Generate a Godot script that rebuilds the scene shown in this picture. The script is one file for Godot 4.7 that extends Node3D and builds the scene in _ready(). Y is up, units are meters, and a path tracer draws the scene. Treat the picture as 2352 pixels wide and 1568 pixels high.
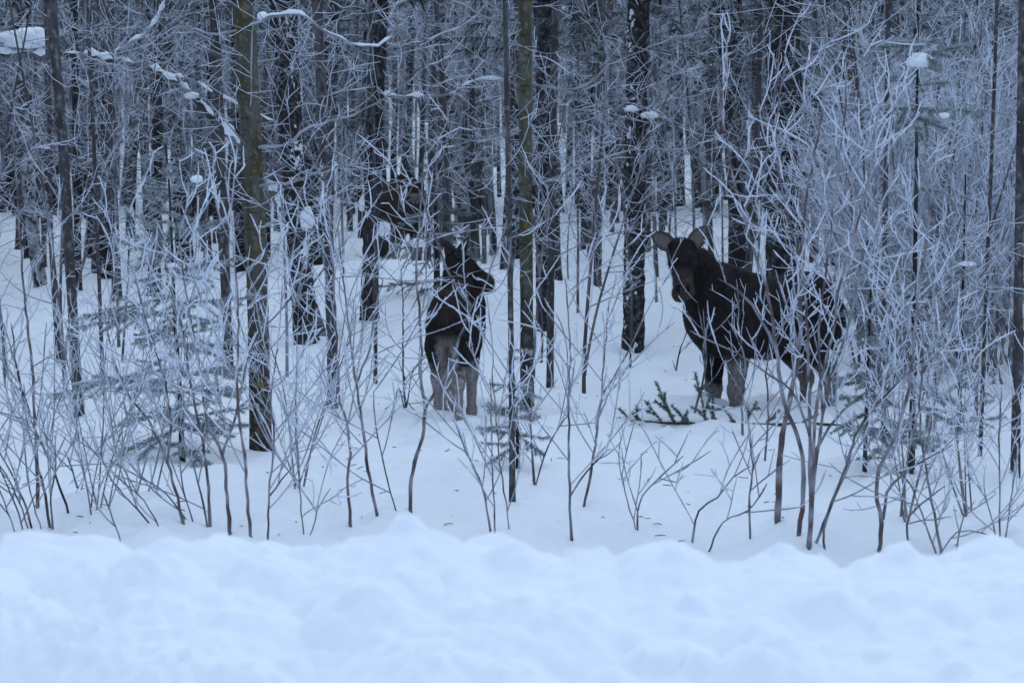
extends Node3D
# Moose in a frosted winter wood, seen over a ploughed snow bank at blue dusk.

const EYE := Vector3(0, 2.5, 0)
const HALF := 12.0 / 85.0                      # tangent of half the vertical field
const ASPECT := 1024.0 / 682.0
const PITCH := -4.68
const FW := 2352.0                             # positions read off the photograph at this size
const FH := 1568.0

class Buf:
	var v := PackedVector3Array()
	var n := PackedVector3Array()
	var c := PackedColorArray()
	var i := PackedInt32Array()
	func mesh(m: Material) -> ArrayMesh:
		var a := []
		a.resize(Mesh.ARRAY_MAX)
		a[Mesh.ARRAY_VERTEX] = v
		a[Mesh.ARRAY_NORMAL] = n
		a[Mesh.ARRAY_COLOR] = c
		a[Mesh.ARRAY_INDEX] = i
		var r := ArrayMesh.new()
		if v.size() < 3: return r
		r.add_surface_from_arrays(Mesh.PRIMITIVE_TRIANGLES, a)
		r.surface_set_material(0, m)
		return r
	func tri(p: Vector3, q: Vector3, r: Vector3, nn: Vector3, col: Color) -> void:
		var b := v.size()
		var g := (r - p).cross(q - p).normalized()
		if g.dot(nn) < 0.0:
			var t := q
			q = r
			r = t
			g = -g
		v.append(p); v.append(q); v.append(r)
		nn = g
		n.append(nn); n.append(nn); n.append(nn)
		c.append(col); c.append(col); c.append(col)
		i.append(b); i.append(b + 1); i.append(b + 2)
	func add(o: Buf) -> void:
		var b := v.size()
		v.append_array(o.v); n.append_array(o.n); c.append_array(o.c)
		for k in o.i: i.append(k + b)

var rng := RandomNumberGenerator.new()
var nz := FastNoiseLite.new()                  # about one feature per unit
var CS := {}
var names := {}
var M := {}

# ------------------------------------------------------------------ helpers
func rf(a: float, b: float) -> float: return rng.randf_range(a, b)

func numbered(called: String) -> String:
	var k: int = names.get(called, -1) + 1
	names[called] = k
	return called if k == 0 else "%s_%03d" % [called, k]

func thing(called: String, at: Vector3, label: String, category: String, group := "") -> Node3D:
	var o := Node3D.new()
	o.name = numbered(called)
	add_child(o)
	o.position = at
	tag(o, label, category, group)
	return o

func tag(o: Node, label: String, category: String, group := "") -> void:
	o.set_meta("label", label)
	o.set_meta("category", category)
	if group: o.set_meta("group", group)

func part(called: String, b: Buf, m: Material, parent: Node) -> MeshInstance3D:
	if b.v.size() < 3: return null
	var o := MeshInstance3D.new()
	o.name = called
	o.mesh = b.mesh(m)
	parent.add_child(o, true)
	if called in ["twigs", "needles", "branches", "frost", "snow_crust"]: o.set_meta("kind", "stuff")
	return o

func ray(u: float, v: float) -> Vector3:
	var d := Vector3((u / FW - 0.5) * 2.0 * HALF * ASPECT, (0.5 - v / FH) * 2.0 * HALF, -1.0)
	return d.rotated(Vector3.RIGHT, deg_to_rad(PITCH))

func at_depth(u: float, v: float, depth: float) -> Vector3:
	var d := ray(u, v)
	return EYE + d * (depth / -d.z)

func ground_at(u: float, v: float) -> Vector3:
	var d := ray(u, v)
	d /= -d.z
	var t := 9.0
	while t < 200.0:
		var p := EYE + d * t
		if p.y < height(p.x, p.z):
			break
		t += 0.1
	var p := EYE + d * t
	p.y = height(p.x, p.z)
	return p

func units(depth: float) -> float:             # metres for one photograph unit at that depth
	return depth * 2.0 * HALF * ASPECT / FW

# ------------------------------------------------------------------ terrain
var tracks: Array[Vector3] = []                # x, z, radius of trodden holes in the snow

func height(x: float, z: float) -> float:
	var d := -z
	var h := 0.95 * smoothstep(24.0, 80.0, d) + 0.062 * maxf(0.0, minf(d, 260.0) - 78.0) + 0.9 * smoothstep(10.5, 7.0, d)
	h += 0.10 * nz.get_noise_2d(x * 0.35, z * 0.35) + 0.07 * nz.get_noise_2d(x * 1.1 + 40.0, z * 0.9) + 0.16 * maxf(0.0, nz.get_noise_2d(x * 1.5 + 9.0, z * 1.0)) * smoothstep(20.5, 15.5, d)
	h += 0.62 * exp(-((x + 1.75) * (x + 1.75) + (d - 36.4) * (d - 36.4)) / 8.0)
	if d < 45.0:
		h += 0.03 * nz.get_noise_2d(x * 3.3, z * 2.6 + 90.0) + 0.007 * nz.get_noise_2d(x * 11.0, z * 8.0)
		for t in tracks:
			var q := Vector2(x - t.x, z - t.y).length_squared() / (t.z * t.z)
			if q < 4.0:
				h -= 0.26 * exp(-q * 2.2) - 0.06 * exp(-(q - 1.6) * (q - 1.6) * 3.0)
	return h

func sheet(xs: PackedFloat32Array, zs: PackedFloat32Array, f: Callable) -> Buf:
	var b := Buf.new()
	var w := xs.size()
	for z in zs:
		for x in xs:
			b.v.append(Vector3(x, f.call(x, z), z))
			b.c.append(Color.WHITE)
	b.n.resize(b.v.size())
	for r in zs.size():
		for k in w:
			var dx: Vector3 = b.v[r * w + mini(k + 1, w - 1)] - b.v[r * w + maxi(k - 1, 0)]
			var dz: Vector3 = b.v[mini(r + 1, zs.size() - 1) * w + k] - b.v[maxi(r - 1, 0) * w + k]
			var nn := dz.cross(dx).normalized()
			b.n[r * w + k] = nn if nn.y > 0 else -nn
			if r and k:
				var q := r * w + k
				b.i.append_array([q - w - 1, q - 1, q, q - w - 1, q, q - w])
	return b

func spaced(a: float, b: float, step: float) -> PackedFloat32Array:
	var o := PackedFloat32Array()
	var n := int(ceil(absf(b - a) / step))
	for k in n + 1: o.append(lerpf(a, b, float(k) / n))
	return o

# ------------------------------------------------------------------ tubes and growth
func circle(sides: int) -> PackedVector2Array:
	if not CS.has(sides):
		var a := PackedVector2Array()
		for s in sides: a.append(Vector2.from_angle(TAU * s / sides))
		CS[sides] = a
	return CS[sides]

func tube(b: Buf, pts: PackedVector3Array, rad: PackedFloat32Array, sides: int, cols: PackedColorArray, flat := 1.0) -> void:
	var k := pts.size()
	var base := b.v.size()
	var cs := circle(sides)
	var x := Vector3(0.31, 0.17, 0.93)
	for j in k:
		var t := (pts[mini(j + 1, k - 1)] - pts[maxi(j - 1, 0)]).normalized()
		x = (x - t * x.dot(t)).normalized()
		var y := t.cross(x)
		var p := pts[j]
		var r := rad[j]
		var c := cols[j]
		for s in cs:
			var d := x * s.x + y * s.y
			b.n.append(d)
			var e := d * r
			e.y *= flat
			b.v.append(p + e)
			b.c.append(c)
	for j in k - 1:
		var o := base + j * sides
		for s in sides:
			var s2 := s + 1 if s + 1 < sides else 0
			b.i.append(o + s); b.i.append(o + sides + s); b.i.append(o + s2)
			b.i.append(o + s2); b.i.append(o + sides + s); b.i.append(o + sides + s2)

# kinds of growth; arrays are per level (0 the stem)
func kind_of(which: String) -> Dictionary:
	match which:
		"alder":   # grey leafless tree, twiggy
			return {"seg": [0.35, 0.17, 0.1, 0.07], "wander": [0.05, 0.2, 0.3, 0.36], "trop": [0.03, 0.10, 0.14, 0.18], "per": [3.3, 3.4, 4.4], "t0": [0.12, 0.12, 0.1],
				"ang": [72.0, 52.0, 48.0], "len": [1.75, 0.66, 0.27], "rr": [0.26, 0.45, 0.6], "rmin": 0.0032, "levels": 3, "sides": [6, 4, 3, 3], "frost": [0.07, 0.25, 0.48, 0.70]}
		"dead":    # lower dead branches of spruce
			return {"seg": [0.4, 0.15, 0.09, 0.07], "wander": [0.02, 0.16, 0.35, 0.4], "trop": [0.0, -0.05, -0.03, -0.02], "per": [7.0, 7.5, 4.0], "t0": [0.05, 0.15, 0.2],
				"ang": [85.0, 55.0, 50.0], "len": [1.25, 0.36, 0.14], "rr": [0.1, 0.45, 0.6], "rmin": 0.003, "levels": 3, "sides": [8, 4, 3, 3], "frost": [0.02, 0.10, 0.26, 0.42]}
		"sapling": # thin straight stem with ascending frosted twigs
			return {"seg": [0.12, 0.08, 0.05, 0.04], "wander": [0.06, 0.15, 0.24, 0.32], "trop": [0.04, 0.06, 0.09, 0.14], "rise": 1, "per": [7.0, 5.0, 5.0], "t0": [0.22, 0.22, 0.25],
				"ang": [44.0, 40.0, 42.0], "len": [0.78, 0.32, 0.12], "rr": [0.42, 0.55, 0.75], "rmin": 0.0041, "levels": 3, "sides": [6, 4, 4, 3], "frost": [0.12, 0.34, 0.66, 0.9]}
		"pole":    # slim tree with a few long side branches
			return {"seg": [0.25, 0.14, 0.08, 0.06], "wander": [0.05, 0.2, 0.3, 0.35], "trop": [0.02, 0.06, 0.08, 0.1], "per": [3.0, 5.0, 6.0], "t0": [0.2, 0.12, 0.1],
				"ang": [58.0, 48.0, 46.0], "len": [0.8, 0.34, 0.14], "rr": [0.36, 0.5, 0.65], "rmin": 0.003, "levels": 3, "sides": [6, 4, 3, 3], "frost": [0.07, 0.3, 0.55, 0.75]}
	return {}

class Plant:
	var P: Dictionary
	var out: Array                             # one Buf per level
	var bark := Color(0.13, 0.12, 0.125)
	var frost := Color(0.68, 0.73, 0.82)
	var tips: PackedVector3Array
	var fuzz: Buf                              # hoar crystals, near plants only
	var span := 1.0                            # scales the length of side branches

func plant(which: String) -> Plant:
	var t := Plant.new()
	t.P = kind_of(which)
	for k in 4: t.out.append(Buf.new())
	return t

func around(axis: Vector3, deg: float) -> Vector3:
	var s := axis.cross(Vector3(rf(-1, 1), rf(-1, 1), rf(-1, 1))).normalized()
	if s == Vector3.ZERO: s = axis.cross(Vector3.RIGHT).normalized()
	return axis.rotated(s, deg_to_rad(deg))

func grow(t: Plant, p: Vector3, d: Vector3, L: float, r0: float, lvl: int) -> void:
	var P := t.P
	var seg: float = P.seg[lvl]
	var n := maxi(3, int(L / seg))
	var pts := PackedVector3Array([p])
	var wander: float = P.wander[lvl]
	var trop: float = P.trop[lvl]
	var bend := Vector3(rf(-1, 1), rf(-1, 1), rf(-1, 1)) * wander * 0.85
	for k in n:
		bend = bend * 0.78 + Vector3(rf(-1, 1), rf(-1, 1), rf(-1, 1)) * wander * 0.4
		d = (d + bend + Vector3(0, trop * ((1.9 * k / n - 0.55) if lvl > 0 and trop > 0.0 and not P.has("rise") else 1.0), 0)).normalized()
		p += d * (L / n)
		pts.append(p)
	along(t, pts, r0, lvl)

# a tube along pts with tapering radius, then its children
func along(t: Plant, pts: PackedVector3Array, r0: float, lvl: int, r1 := -1.0, range_to := 1.0) -> void:
	var P := t.P
	var n := pts.size() - 1
	var rmin: float = P.rmin
	var rad := PackedFloat32Array()
	var cols := PackedColorArray()
	var fr: float = P.frost[lvl]
	var L := 0.0
	var tone := rf(0.75, 1.25)
	for k in n + 1:
		var f := float(k) / n
		var r := maxf(rmin, lerpf(r0, r1 if r1 >= 0 else r0 * 0.3, f))
		if lvl == 0 and k == 0: r *= 1.15
		if t.fuzz: r *= rf(0.88, 1.16)
		if k == n and r < 0.02: r *= 0.55
		rad.append(r)
		var thin := clampf(1.0 - (r - rmin) / 0.012, 0.0, 1.0)
		var a := clampf(fr + 0.25 * thin * fr + rf(-0.22, 0.22), 0.0, 1.0)
		cols.append((t.bark * tone).lerp(t.frost, a))
		if k: L += pts[k].distance_to(pts[k - 1])
	tube(t.out[lvl], pts, rad, P.sides[lvl], cols)
	if t.fuzz and lvl > 0:
		for k in int(L * 42.0):
			var f := rf(0.02, 0.999) * n
			var j := int(f)
			var q := pts[j].lerp(pts[j + 1], f - j)
			var ax := (pts[j + 1] - pts[j]).normalized()
			var o := around(ax, 90.0)
			var r := rad[j]
			var len := rf(0.003, 0.009)
			var s := ax * rf(0.0015, 0.004)
			t.fuzz.tri(q + o * r * 0.8 - s, q + o * r * 0.8 + s, q + o * (r + len) + ax * rf(-0.004, 0.004), (o + Vector3.UP * 0.3).normalized(), t.frost * rf(0.9, 1.2))
	if lvl >= int(P.levels): return
	var t0: float = P.t0[lvl]
	var count := int(L * float(P.per[lvl]) * (range_to - t0) * rf(0.8, 1.2) + rng.randf())
	for k in count:
		var f := lerpf(t0, range_to, (k + rng.randf()) / count)
		var g := f * n
		var j := mini(int(g), n - 1)
		var q := pts[j].lerp(pts[j + 1], g - j)
		var ax := (pts[j + 1] - pts[j]).normalized()
		var cl: float = P.len[lvl] * rf(0.45, 1.35) * t.span
		if lvl == 0: cl *= 1.0 - 0.45 * f
		else: cl = minf(cl, L * 0.8)
		if lvl == 0 and rng.randf() < 0.14: cl *= 1.7
		var r := rad[j]
		grow(t, q, around(ax, float(P.ang[lvl]) * rf(0.7, 1.25)), cl, maxf(rmin, minf(r * float(P.rr[lvl]) * rf(0.8, 1.3), 0.008 + cl * 0.011)), lvl + 1)

func spline(pts: Array, step: float) -> PackedVector3Array:
	var o := PackedVector3Array()
	var n := pts.size()
	for k in n - 1:
		var a: Vector3 = pts[maxi(k - 1, 0)]
		var b: Vector3 = pts[k]
		var c: Vector3 = pts[k + 1]
		var d: Vector3 = pts[mini(k + 2, n - 1)]
		var m := maxi(1, int(b.distance_to(c) / step))
		for j in m: o.append(b.cubic_interpolate(c, a, d, float(j) / m))
	o.append(pts[n - 1])
	return o

# ------------------------------------------------------------------ bark
func bark_color(kind: String, p: Vector3, up: float, ang: float) -> Color:
	var a := nz.get_noise_3d(p.x * 9.0, p.y * 2.6, p.z * 9.0)
	var b := nz.get_noise_3d(p.x * 19.0 + 7.0, p.y * 13.0, p.z * 19.0)
	var c := nz.get_noise_3d(p.x * 2.0, p.y * 1.1 + 31.0, p.z * 2.0)
	match kind:
		"aspen":
			var col := Color(0.065, 0.06, 0.036).lerp(Color(0.11, 0.108, 0.088), clampf(0.5 + a * 0.9 + c * 0.5, 0, 1))
			var rough := clampf(nz.get_noise_1d(p.y * 3.0) * 0.6 + 1.15 - up * 0.8, 0.0, 1.0)   # corky dark bark on the butt
			col = col.lerp(Color(0.035, 0.032, 0.032) * (1.0 + b), rough * 0.85)
			if nz.get_noise_3d(p.x * 7.0 + 3.0, p.y * 6.0, p.z * 7.0 + 60.0) > 0.47: col = col.lerp(Color(0.20, 0.135, 0.03), 0.6)
			if nz.get_noise_3d(p.x * 4.0, p.y * 30.0, p.z * 4.0) > 0.42: col = col.lerp(Color(0.03, 0.03, 0.03), 0.6)
			if b > 0.36: col = col.lerp(Color(0.30, 0.32, 0.32), 0.25)
			return col
		"birch":
			var col := Color(0.34, 0.335, 0.34) * (0.8 + 0.35 * a)
			if nz.get_noise_3d(p.x * 5.0, p.y * 11.0, p.z * 5.0) > 0.22: col = Color(0.045, 0.042, 0.045)
			if nz.get_noise_3d(p.x * 2.0, p.y * 2.5 + 12.0, p.z * 2.0) > 0.3: col = col.lerp(Color(0.03, 0.03, 0.03), 0.8)
			return col
		"spruce":
			var col := Color(0.02, 0.018, 0.019).lerp(Color(0.062, 0.056, 0.056), clampf(0.35 + b * 1.1 + a * 0.4, 0, 1))
			if nz.get_noise_3d(p.x * 17.0, p.y * 13.0 + 5.0, p.z * 17.0) > 0.33: col = col.lerp(Color(0.28, 0.30, 0.32), 0.26)
			return col
	var col := Color(0.05, 0.045, 0.046).lerp(Color(0.115, 0.108, 0.11), clampf(0.45 + a + c * 0.4, 0, 1))
	col = col.lerp(Color(0.035, 0.033, 0.034), clampf(b * 1.7 + a * 1.2 + c * 0.7 - up * 0.16 - 0.02, 0, 0.88))
	if b < -0.42: col = col.lerp(Color(0.4, 0.42, 0.44), 0.3)
	return col

func trunk(b: Buf, pts: PackedVector3Array, r0: float, r1: float, kind: String, sides: int, fine: bool) -> void:
	var base := b.v.size()
	var n := pts.size()
	var cs := circle(sides)
	var x := Vector3(0.9, 0.1, 0.4)
	var L := 0.0
	var rough := 0.16 if kind == "spruce" else 0.05
	var shift := Vector3(rf(-50, 50), rf(-50, 50), rf(-50, 50))
	for j in n:
		if j: L += pts[j].distance_to(pts[j - 1])
		var t := (pts[mini(j + 1, n - 1)] - pts[maxi(j - 1, 0)]).normalized()
		x = (x - t * x.dot(t)).normalized()
		var y := t.cross(x)
		var f := float(j) / (n - 1)
		var r := lerpf(r0, r1, f) * (1.0 + 0.28 * exp(-L * 3.5))
		for s in sides:
			var d := x * cs[s].x + y * cs[s].y
			var q := pts[j] + d * r
			var m := q + shift
			var w := 1.0
			if fine: w += rough * nz.get_noise_3d(m.x * 16.0, m.y * 6.0, m.z * 16.0) + 0.06 * nz.get_noise_3d(m.x * 2.5, m.y * 2.0, m.z * 2.5)
			b.v.append(pts[j] + d * r * w)
			b.n.append(d)
			b.c.append(bark_color(kind, m, L, 0.0))
	for j in n - 1:
		var o := base + j * sides
		for s in sides:
			var s2 := (s + 1) % sides
			b.i.append_array([o + s, o + sides + s, o + s2, o + s2, o + sides + s, o + sides + s2])
	if fine: renormal(b, base)

func renormal(b: Buf, from := 0) -> void:
	var acc := PackedVector3Array()
	acc.resize(b.v.size())
	for k in range(0, b.i.size(), 3):
		var p := b.i[k]
		var q := b.i[k + 1]
		var r := b.i[k + 2]
		if p < from: continue
		var nn := (b.v[r] - b.v[p]).cross(b.v[q] - b.v[p])
		acc[p] += nn; acc[q] += nn; acc[r] += nn
	for k in range(from, b.v.size()):
		var nn := acc[k].normalized()
		if nn != Vector3.ZERO: b.n[k] = nn

# snow plastered on one side of a trunk, as raised crust
func crust(b: Buf, pts: PackedVector3Array, r0: float, r1: float, side: Vector3, cover: float) -> void:
	var n := pts.size()
	var sides := 24
	var seedv := rf(-40, 40)
	for j in n - 1:
		for s in sides:
			var quad := PackedVector3Array()
			var keep := 0.0
			for e in [[0, 0], [0, 1], [1, 1], [1, 0]]:
				var jj: int = j + e[0]
				var f := float(jj) / (n - 1)
				var a: float = (float(s + e[1]) / sides - 0.5) * PI * 1.1
				var d := side.rotated(Vector3.UP, a)
				var p := pts[jj] + d * lerpf(r0, r1, f)
				var h := 0.5 * nz.get_noise_3d(p.x * 5.0 + seedv, p.y * 2.2, p.z * 5.0) + 0.7 * nz.get_noise_3d(p.x * 24.0, p.y * 15.0 + seedv, p.z * 24.0) + cover - 0.12 - absf(a) * 0.36
				keep += h
				quad.append(p + d * clampf(h * 0.03, -0.02, 0.02))
			if keep > 0.0:
				var d0 := side.rotated(Vector3.UP, ((s + 0.5) / sides - 0.5) * PI * 1.1)
				b.tri(quad[0], quad[1], quad[2], d0, Color(0.62, 0.64, 0.67))
				b.tri(quad[0], quad[2], quad[3], d0, Color(0.62, 0.64, 0.67))

func snow_lump(b: Buf, at: Vector3, size: Vector3) -> void:
	var base := b.v.size()
	var rings := 14
	var sides := 22
	var seedv := rf(-90, 90)
	for j in rings + 1:
		var a := PI * j / rings
		for s in sides:
			var d := Vector3(sin(a) * cos(TAU * s / sides), cos(a), sin(a) * sin(TAU * s / sides))
			var w := 1.0 + 0.3 * nz.get_noise_3d(d.x * 1.1 + seedv, d.y * 1.1, d.z * 1.1) + 0.14 * nz.get_noise_3d(d.x * 3.1 + seedv, d.y * 3.1, d.z * 3.1)
			var p := d * w
			if p.y < -0.45: p.y = -0.45 + (p.y + 0.45) * 0.5
			b.v.append(at + p * size)
			b.n.append(d)
			b.c.append(Color.WHITE)
	for j in rings:
		for s in sides:
			var o := base + j * sides
			var s2 := (s + 1) % sides
			b.i.append_array([o + s, o + sides + s, o + s2, o + s2, o + sides + s, o + sides + s2])
	renormal(b, base)

# a ridge of snow lying along the upper side of a limb
func snow_ridge(b: Buf, pts: PackedVector3Array, r0: float, r1: float, thick: float) -> void:
	var q := PackedVector3Array()
	var rad := PackedFloat32Array()
	var cols := PackedColorArray()
	var n := pts.size()
	var seedv := rf(-90, 90)
	for k in n:
		var f := float(k) / (n - 1)
		var r := lerpf(r0, r1, f)
		var w := clampf(0.55 + 1.5 * nz.get_noise_2d(pts[k].x * 5.0 + seedv, pts[k].y * 5.0 + pts[k].z * 5.0), 0.02, 1.35)
		var h := (r * 0.65 + thick * 0.7) * w
		if k == 0 or k == n - 1: h *= 0.2
		rad.append(h)
		q.append(pts[k] + Vector3(0, r * 0.75 + h * 0.25, 0))
		cols.append(Color.WHITE)
	tube(b, q, rad, 9, cols, 0.9)

# ------------------------------------------------------------------ needles
func needles(b: Buf, pts: PackedVector3Array, per_m: float, length: float, dark: Color, white: Color, mixed: float) -> void:
	for k in pts.size() - 1:
		var a := pts[k]
		var e := pts[k + 1]
		var ax := (e - a).normalized()
		var n := int(a.distance_to(e) * per_m + rng.randf())
		for j in n:
			var q := a.lerp(e, rng.randf())
			var o := around(ax, rf(38, 70))
			var s := o.cross(Vector3(rf(-1, 1), rf(-1, 1), rf(-1, 1))).normalized() * rf(0.002, 0.004)
			var c := dark.lerp(white, clampf(mixed + rf(-0.5, 0.5), 0.0, 1.0))
			b.tri(q - s, q + s, q + o * length * rf(0.7, 1.2), (o.cross(s)).normalized(), c)

# one bough: axis with side shoots in a drooping plane, needles on all of them
func bough(wood: Buf, leaf: Buf, p: Vector3, d: Vector3, L: float, droop: float, per_m: float, nl: float, dark: Color, white: Color, mixed: float, shoots := 9.0) -> PackedVector3Array:
	var pts := PackedVector3Array([p])
	var n := maxi(3, int(L / 0.09))
	var dd := d
	for k in n:
		dd = (dd + Vector3(rf(-0.06, 0.06), -droop * 0.1 * (1.0 - 1.6 * float(k) / n), rf(-0.06, 0.06))).normalized()
		p += dd * L / n
		pts.append(p)
	_stick(wood, pts, 0.003 + L * 0.006, dark, white)
	needles(leaf, pts, per_m, nl, dark, white, mixed)
	var flat := dd.cross(Vector3.UP).normalized()
	var cnt := int(L * shoots)
	for k in cnt:
		var f := lerpf(0.15, 0.97, (k + rng.randf()) / cnt)
		var j := mini(int(f * n), n - 1)
		var side := 1.0 if k % 2 else -1.0
		var sd := (dd * 0.75 + flat * side * rf(0.6, 0.9) + Vector3(0, rf(-0.55, 0.45) - droop * 0.2, 0)).normalized()
		var l := L * 0.42 * (1.05 - f) * rf(0.7, 1.3) + 0.04
		var sp := PackedVector3Array([pts[j]])
		var m := maxi(1, int(l / 0.1))
		for e in m:
			sd = (sd + Vector3(rf(-0.08, 0.08), rf(-0.1, 0.05), rf(-0.08, 0.08))).normalized()
			sp.append(sp[-1] + sd * l / m)
		_stick(wood, sp, 0.0035, dark, white)
		needles(leaf, sp, per_m, nl, dark, white, mixed)
	return pts

func _stick(b: Buf, pts: PackedVector3Array, r: float, dark: Color, white: Color) -> void:
	var rad := PackedFloat32Array()
	var cols := PackedColorArray()
	for k in pts.size():
		rad.append(r * (1.0 - 0.6 * k / (pts.size() - 1.0)))
		cols.append(Color(0.06, 0.05, 0.045).lerp(white, rf(0.0, 0.4)))
	tube(b, pts, rad, 4, cols)

# ------------------------------------------------------------------ animals: smooth field of tapered bones, surface nets
func field_mesh(bones: Array, cell: float, k: float) -> Buf:
	var nb := bones.size()
	var A := PackedVector3Array()
	var BA := PackedVector3Array()
	var RA := PackedFloat32Array()
	var RD := PackedFloat32Array()
	var IV := PackedFloat32Array()
	var lo := Vector3.INF
	var hi := -Vector3.INF
	for q in bones:
		var a: Vector3 = q[0]
		var e: Vector3 = q[2]
		A.append(a); BA.append(e - a); RA.append(q[1]); RD.append(q[3] - q[1])
		IV.append(1.0 / maxf((e - a).length_squared(), 1e-9))
		var r := Vector3.ONE * maxf(q[1], q[3])
		lo = lo.min(a - r).min(e - r)
		hi = hi.max(a + r).max(e + r)
	var C := 4
	lo -= Vector3.ONE * cell * 5.0
	var dims := Vector3i((hi - lo) / (cell * C)) + Vector3i.ONE * 2
	var nx := dims.x * C + 1
	var ny := dims.y * C + 1
	var nzz := dims.z * C + 1
	var F := PackedFloat32Array()
	F.resize(nx * ny * nzz)
	F.fill(1e9)
	var cells: Array[Vector3i] = []
	var big := cell * C
	for cz in dims.z:
		for cy in dims.y:
			for cx in dims.x:
				var mid := lo + Vector3(cx + 0.5, cy + 0.5, cz + 0.5) * big
				var near := PackedInt32Array()
				var dm := 1e9
				for j in nb:
					var pa := mid - A[j]
					var h := clampf(pa.dot(BA[j]) * IV[j], 0.0, 1.0)
					var d := (pa - BA[j] * h).length() - RA[j] - RD[j] * h
					if d < big * 0.9 + k: near.append(j)
					if d < dm: dm = d
				if dm > big * 0.9 + k * 0.5 or dm < -big - k: continue
				cells.append(Vector3i(cx, cy, cz))
				for iz in C + 1:
					for iy in C + 1:
						for ix in C + 1:
							var at := ((cz * C + iz) * ny + cy * C + iy) * nx + cx * C + ix
							if F[at] < 1e8: continue
							var p := lo + Vector3(cx * C + ix, cy * C + iy, cz * C + iz) * cell
							var f := 1e3
							for j in near:
								var pa := p - A[j]
								var h := clampf(pa.dot(BA[j]) * IV[j], 0.0, 1.0)
								var d := (pa - BA[j] * h).length() - RA[j] - RD[j] * h
								var e := k - absf(f - d)
								f = minf(f, d)
								if e > 0.0: f -= e * e / (4.0 * k)
							F[at] = f
	var b := Buf.new()
	var ids := PackedInt32Array()
	ids.resize(nx * ny * nzz)
	ids.fill(-1)
	var off := PackedInt32Array([0, 1, nx, nx + 1, nx * ny, nx * ny + 1, nx * ny + nx, nx * ny + nx + 1])
	var EA := [0, 2, 4, 6, 0, 1, 4, 5, 0, 1, 2, 3]
	var EB := [1, 3, 5, 7, 2, 3, 6, 7, 4, 5, 6, 7]
	for cc in cells:
		for iz in C:
			for iy in C:
				for ix in C:
					var gx := cc.x * C + ix
					var gy := cc.y * C + iy
					var gz := cc.z * C + iz
					var at := (gz * ny + gy) * nx + gx
					var neg := 0
					for o in off:
						if F[at + o] < 0.0: neg += 1
					if neg == 0 or neg == 8: continue
					var s := Vector3.ZERO
					var m := 0
					for e in 12:
						var a: int = EA[e]
						var c: int = EB[e]
						var fa := F[at + off[a]]
						var fb := F[at + off[c]]
						if (fa < 0.0) != (fb < 0.0):
							var w := fa / (fa - fb)
							s += Vector3(a & 1, (a >> 1) & 1, a >> 2).lerp(Vector3(c & 1, (c >> 1) & 1, c >> 2), w)
							m += 1
					ids[at] = b.v.size()
					b.v.append(lo + (Vector3(gx, gy, gz) + s / m) * cell)
					b.n.append(Vector3.UP)
					b.c.append(Color.WHITE)
	var st := [1, nx, nx * ny]
	for cc in cells:
		for iz in C:
			for iy in C:
				for ix in C:
					var at := ((cc.z * C + iz) * ny + cc.y * C + iy) * nx + cc.x * C + ix
					if ids[at] < 0: continue
					var f0 := F[at]
					for ax in 3:
						var f1 := F[at + st[ax]]
						if (f0 < 0.0) == (f1 < 0.0): continue
						var u: int = st[(ax + 1) % 3]
						var w: int = st[(ax + 2) % 3]
						var q0 := ids[at]
						var q1 := ids[at - u]
						var q2 := ids[at - u - w]
						var q3 := ids[at - w]
						if q1 < 0 or q2 < 0 or q3 < 0: continue
						if f0 < 0.0: b.i.append_array([q0, q2, q1, q0, q3, q2])
						else: b.i.append_array([q0, q1, q2, q0, q2, q3])
	renormal(b)
	return b

func ear(b: Buf, root: Vector3, axis: Vector3, open: Vector3, L: float, W: float, outer: Color, inner: Color) -> void:
	# a cupped leaf: open is the side the hollow faces
	axis = axis.normalized()
	open = (open - axis * open.dot(axis)).normalized()
	var side := axis.cross(open)
	for face in 2:
		var base := b.v.size()
		var rows := 9
		var colsn := 8
		for j in rows + 1:
			var f := float(j) / rows
			var w := W * (pow(sin(PI * clampf(0.12 + f * 0.88, 0, 1)), 0.75)) * (1.0 - 0.25 * f)
			for s in colsn + 1:
				var g := float(s) / colsn * 2.0 - 1.0
				var cup := W * 0.75 * (1.0 - g * g) * sin(PI * (0.15 + 0.85 * f))
				var p := root + axis * L * f + side * w * g - open * cup * (1.0 if face == 0 else 0.82) + open * W * 0.2 * f
				b.v.append(p)
				b.n.append(-open if face == 0 else open)
				b.c.append(outer if face == 0 else inner.lerp(outer, clampf(absf(g) * 1.5 - 0.75, 0.0, 1.0)))
		for j in rows:
			for s in colsn:
				var o := base + j * (colsn + 1) + s
				if face == 0: b.i.append_array([o, o + colsn + 1, o + 1, o + 1, o + colsn + 1, o + colsn + 2])
				else: b.i.append_array([o, o + 1, o + colsn + 1, o + 1, o + colsn + 2, o + colsn + 1])
		renormal(b, base)

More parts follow.
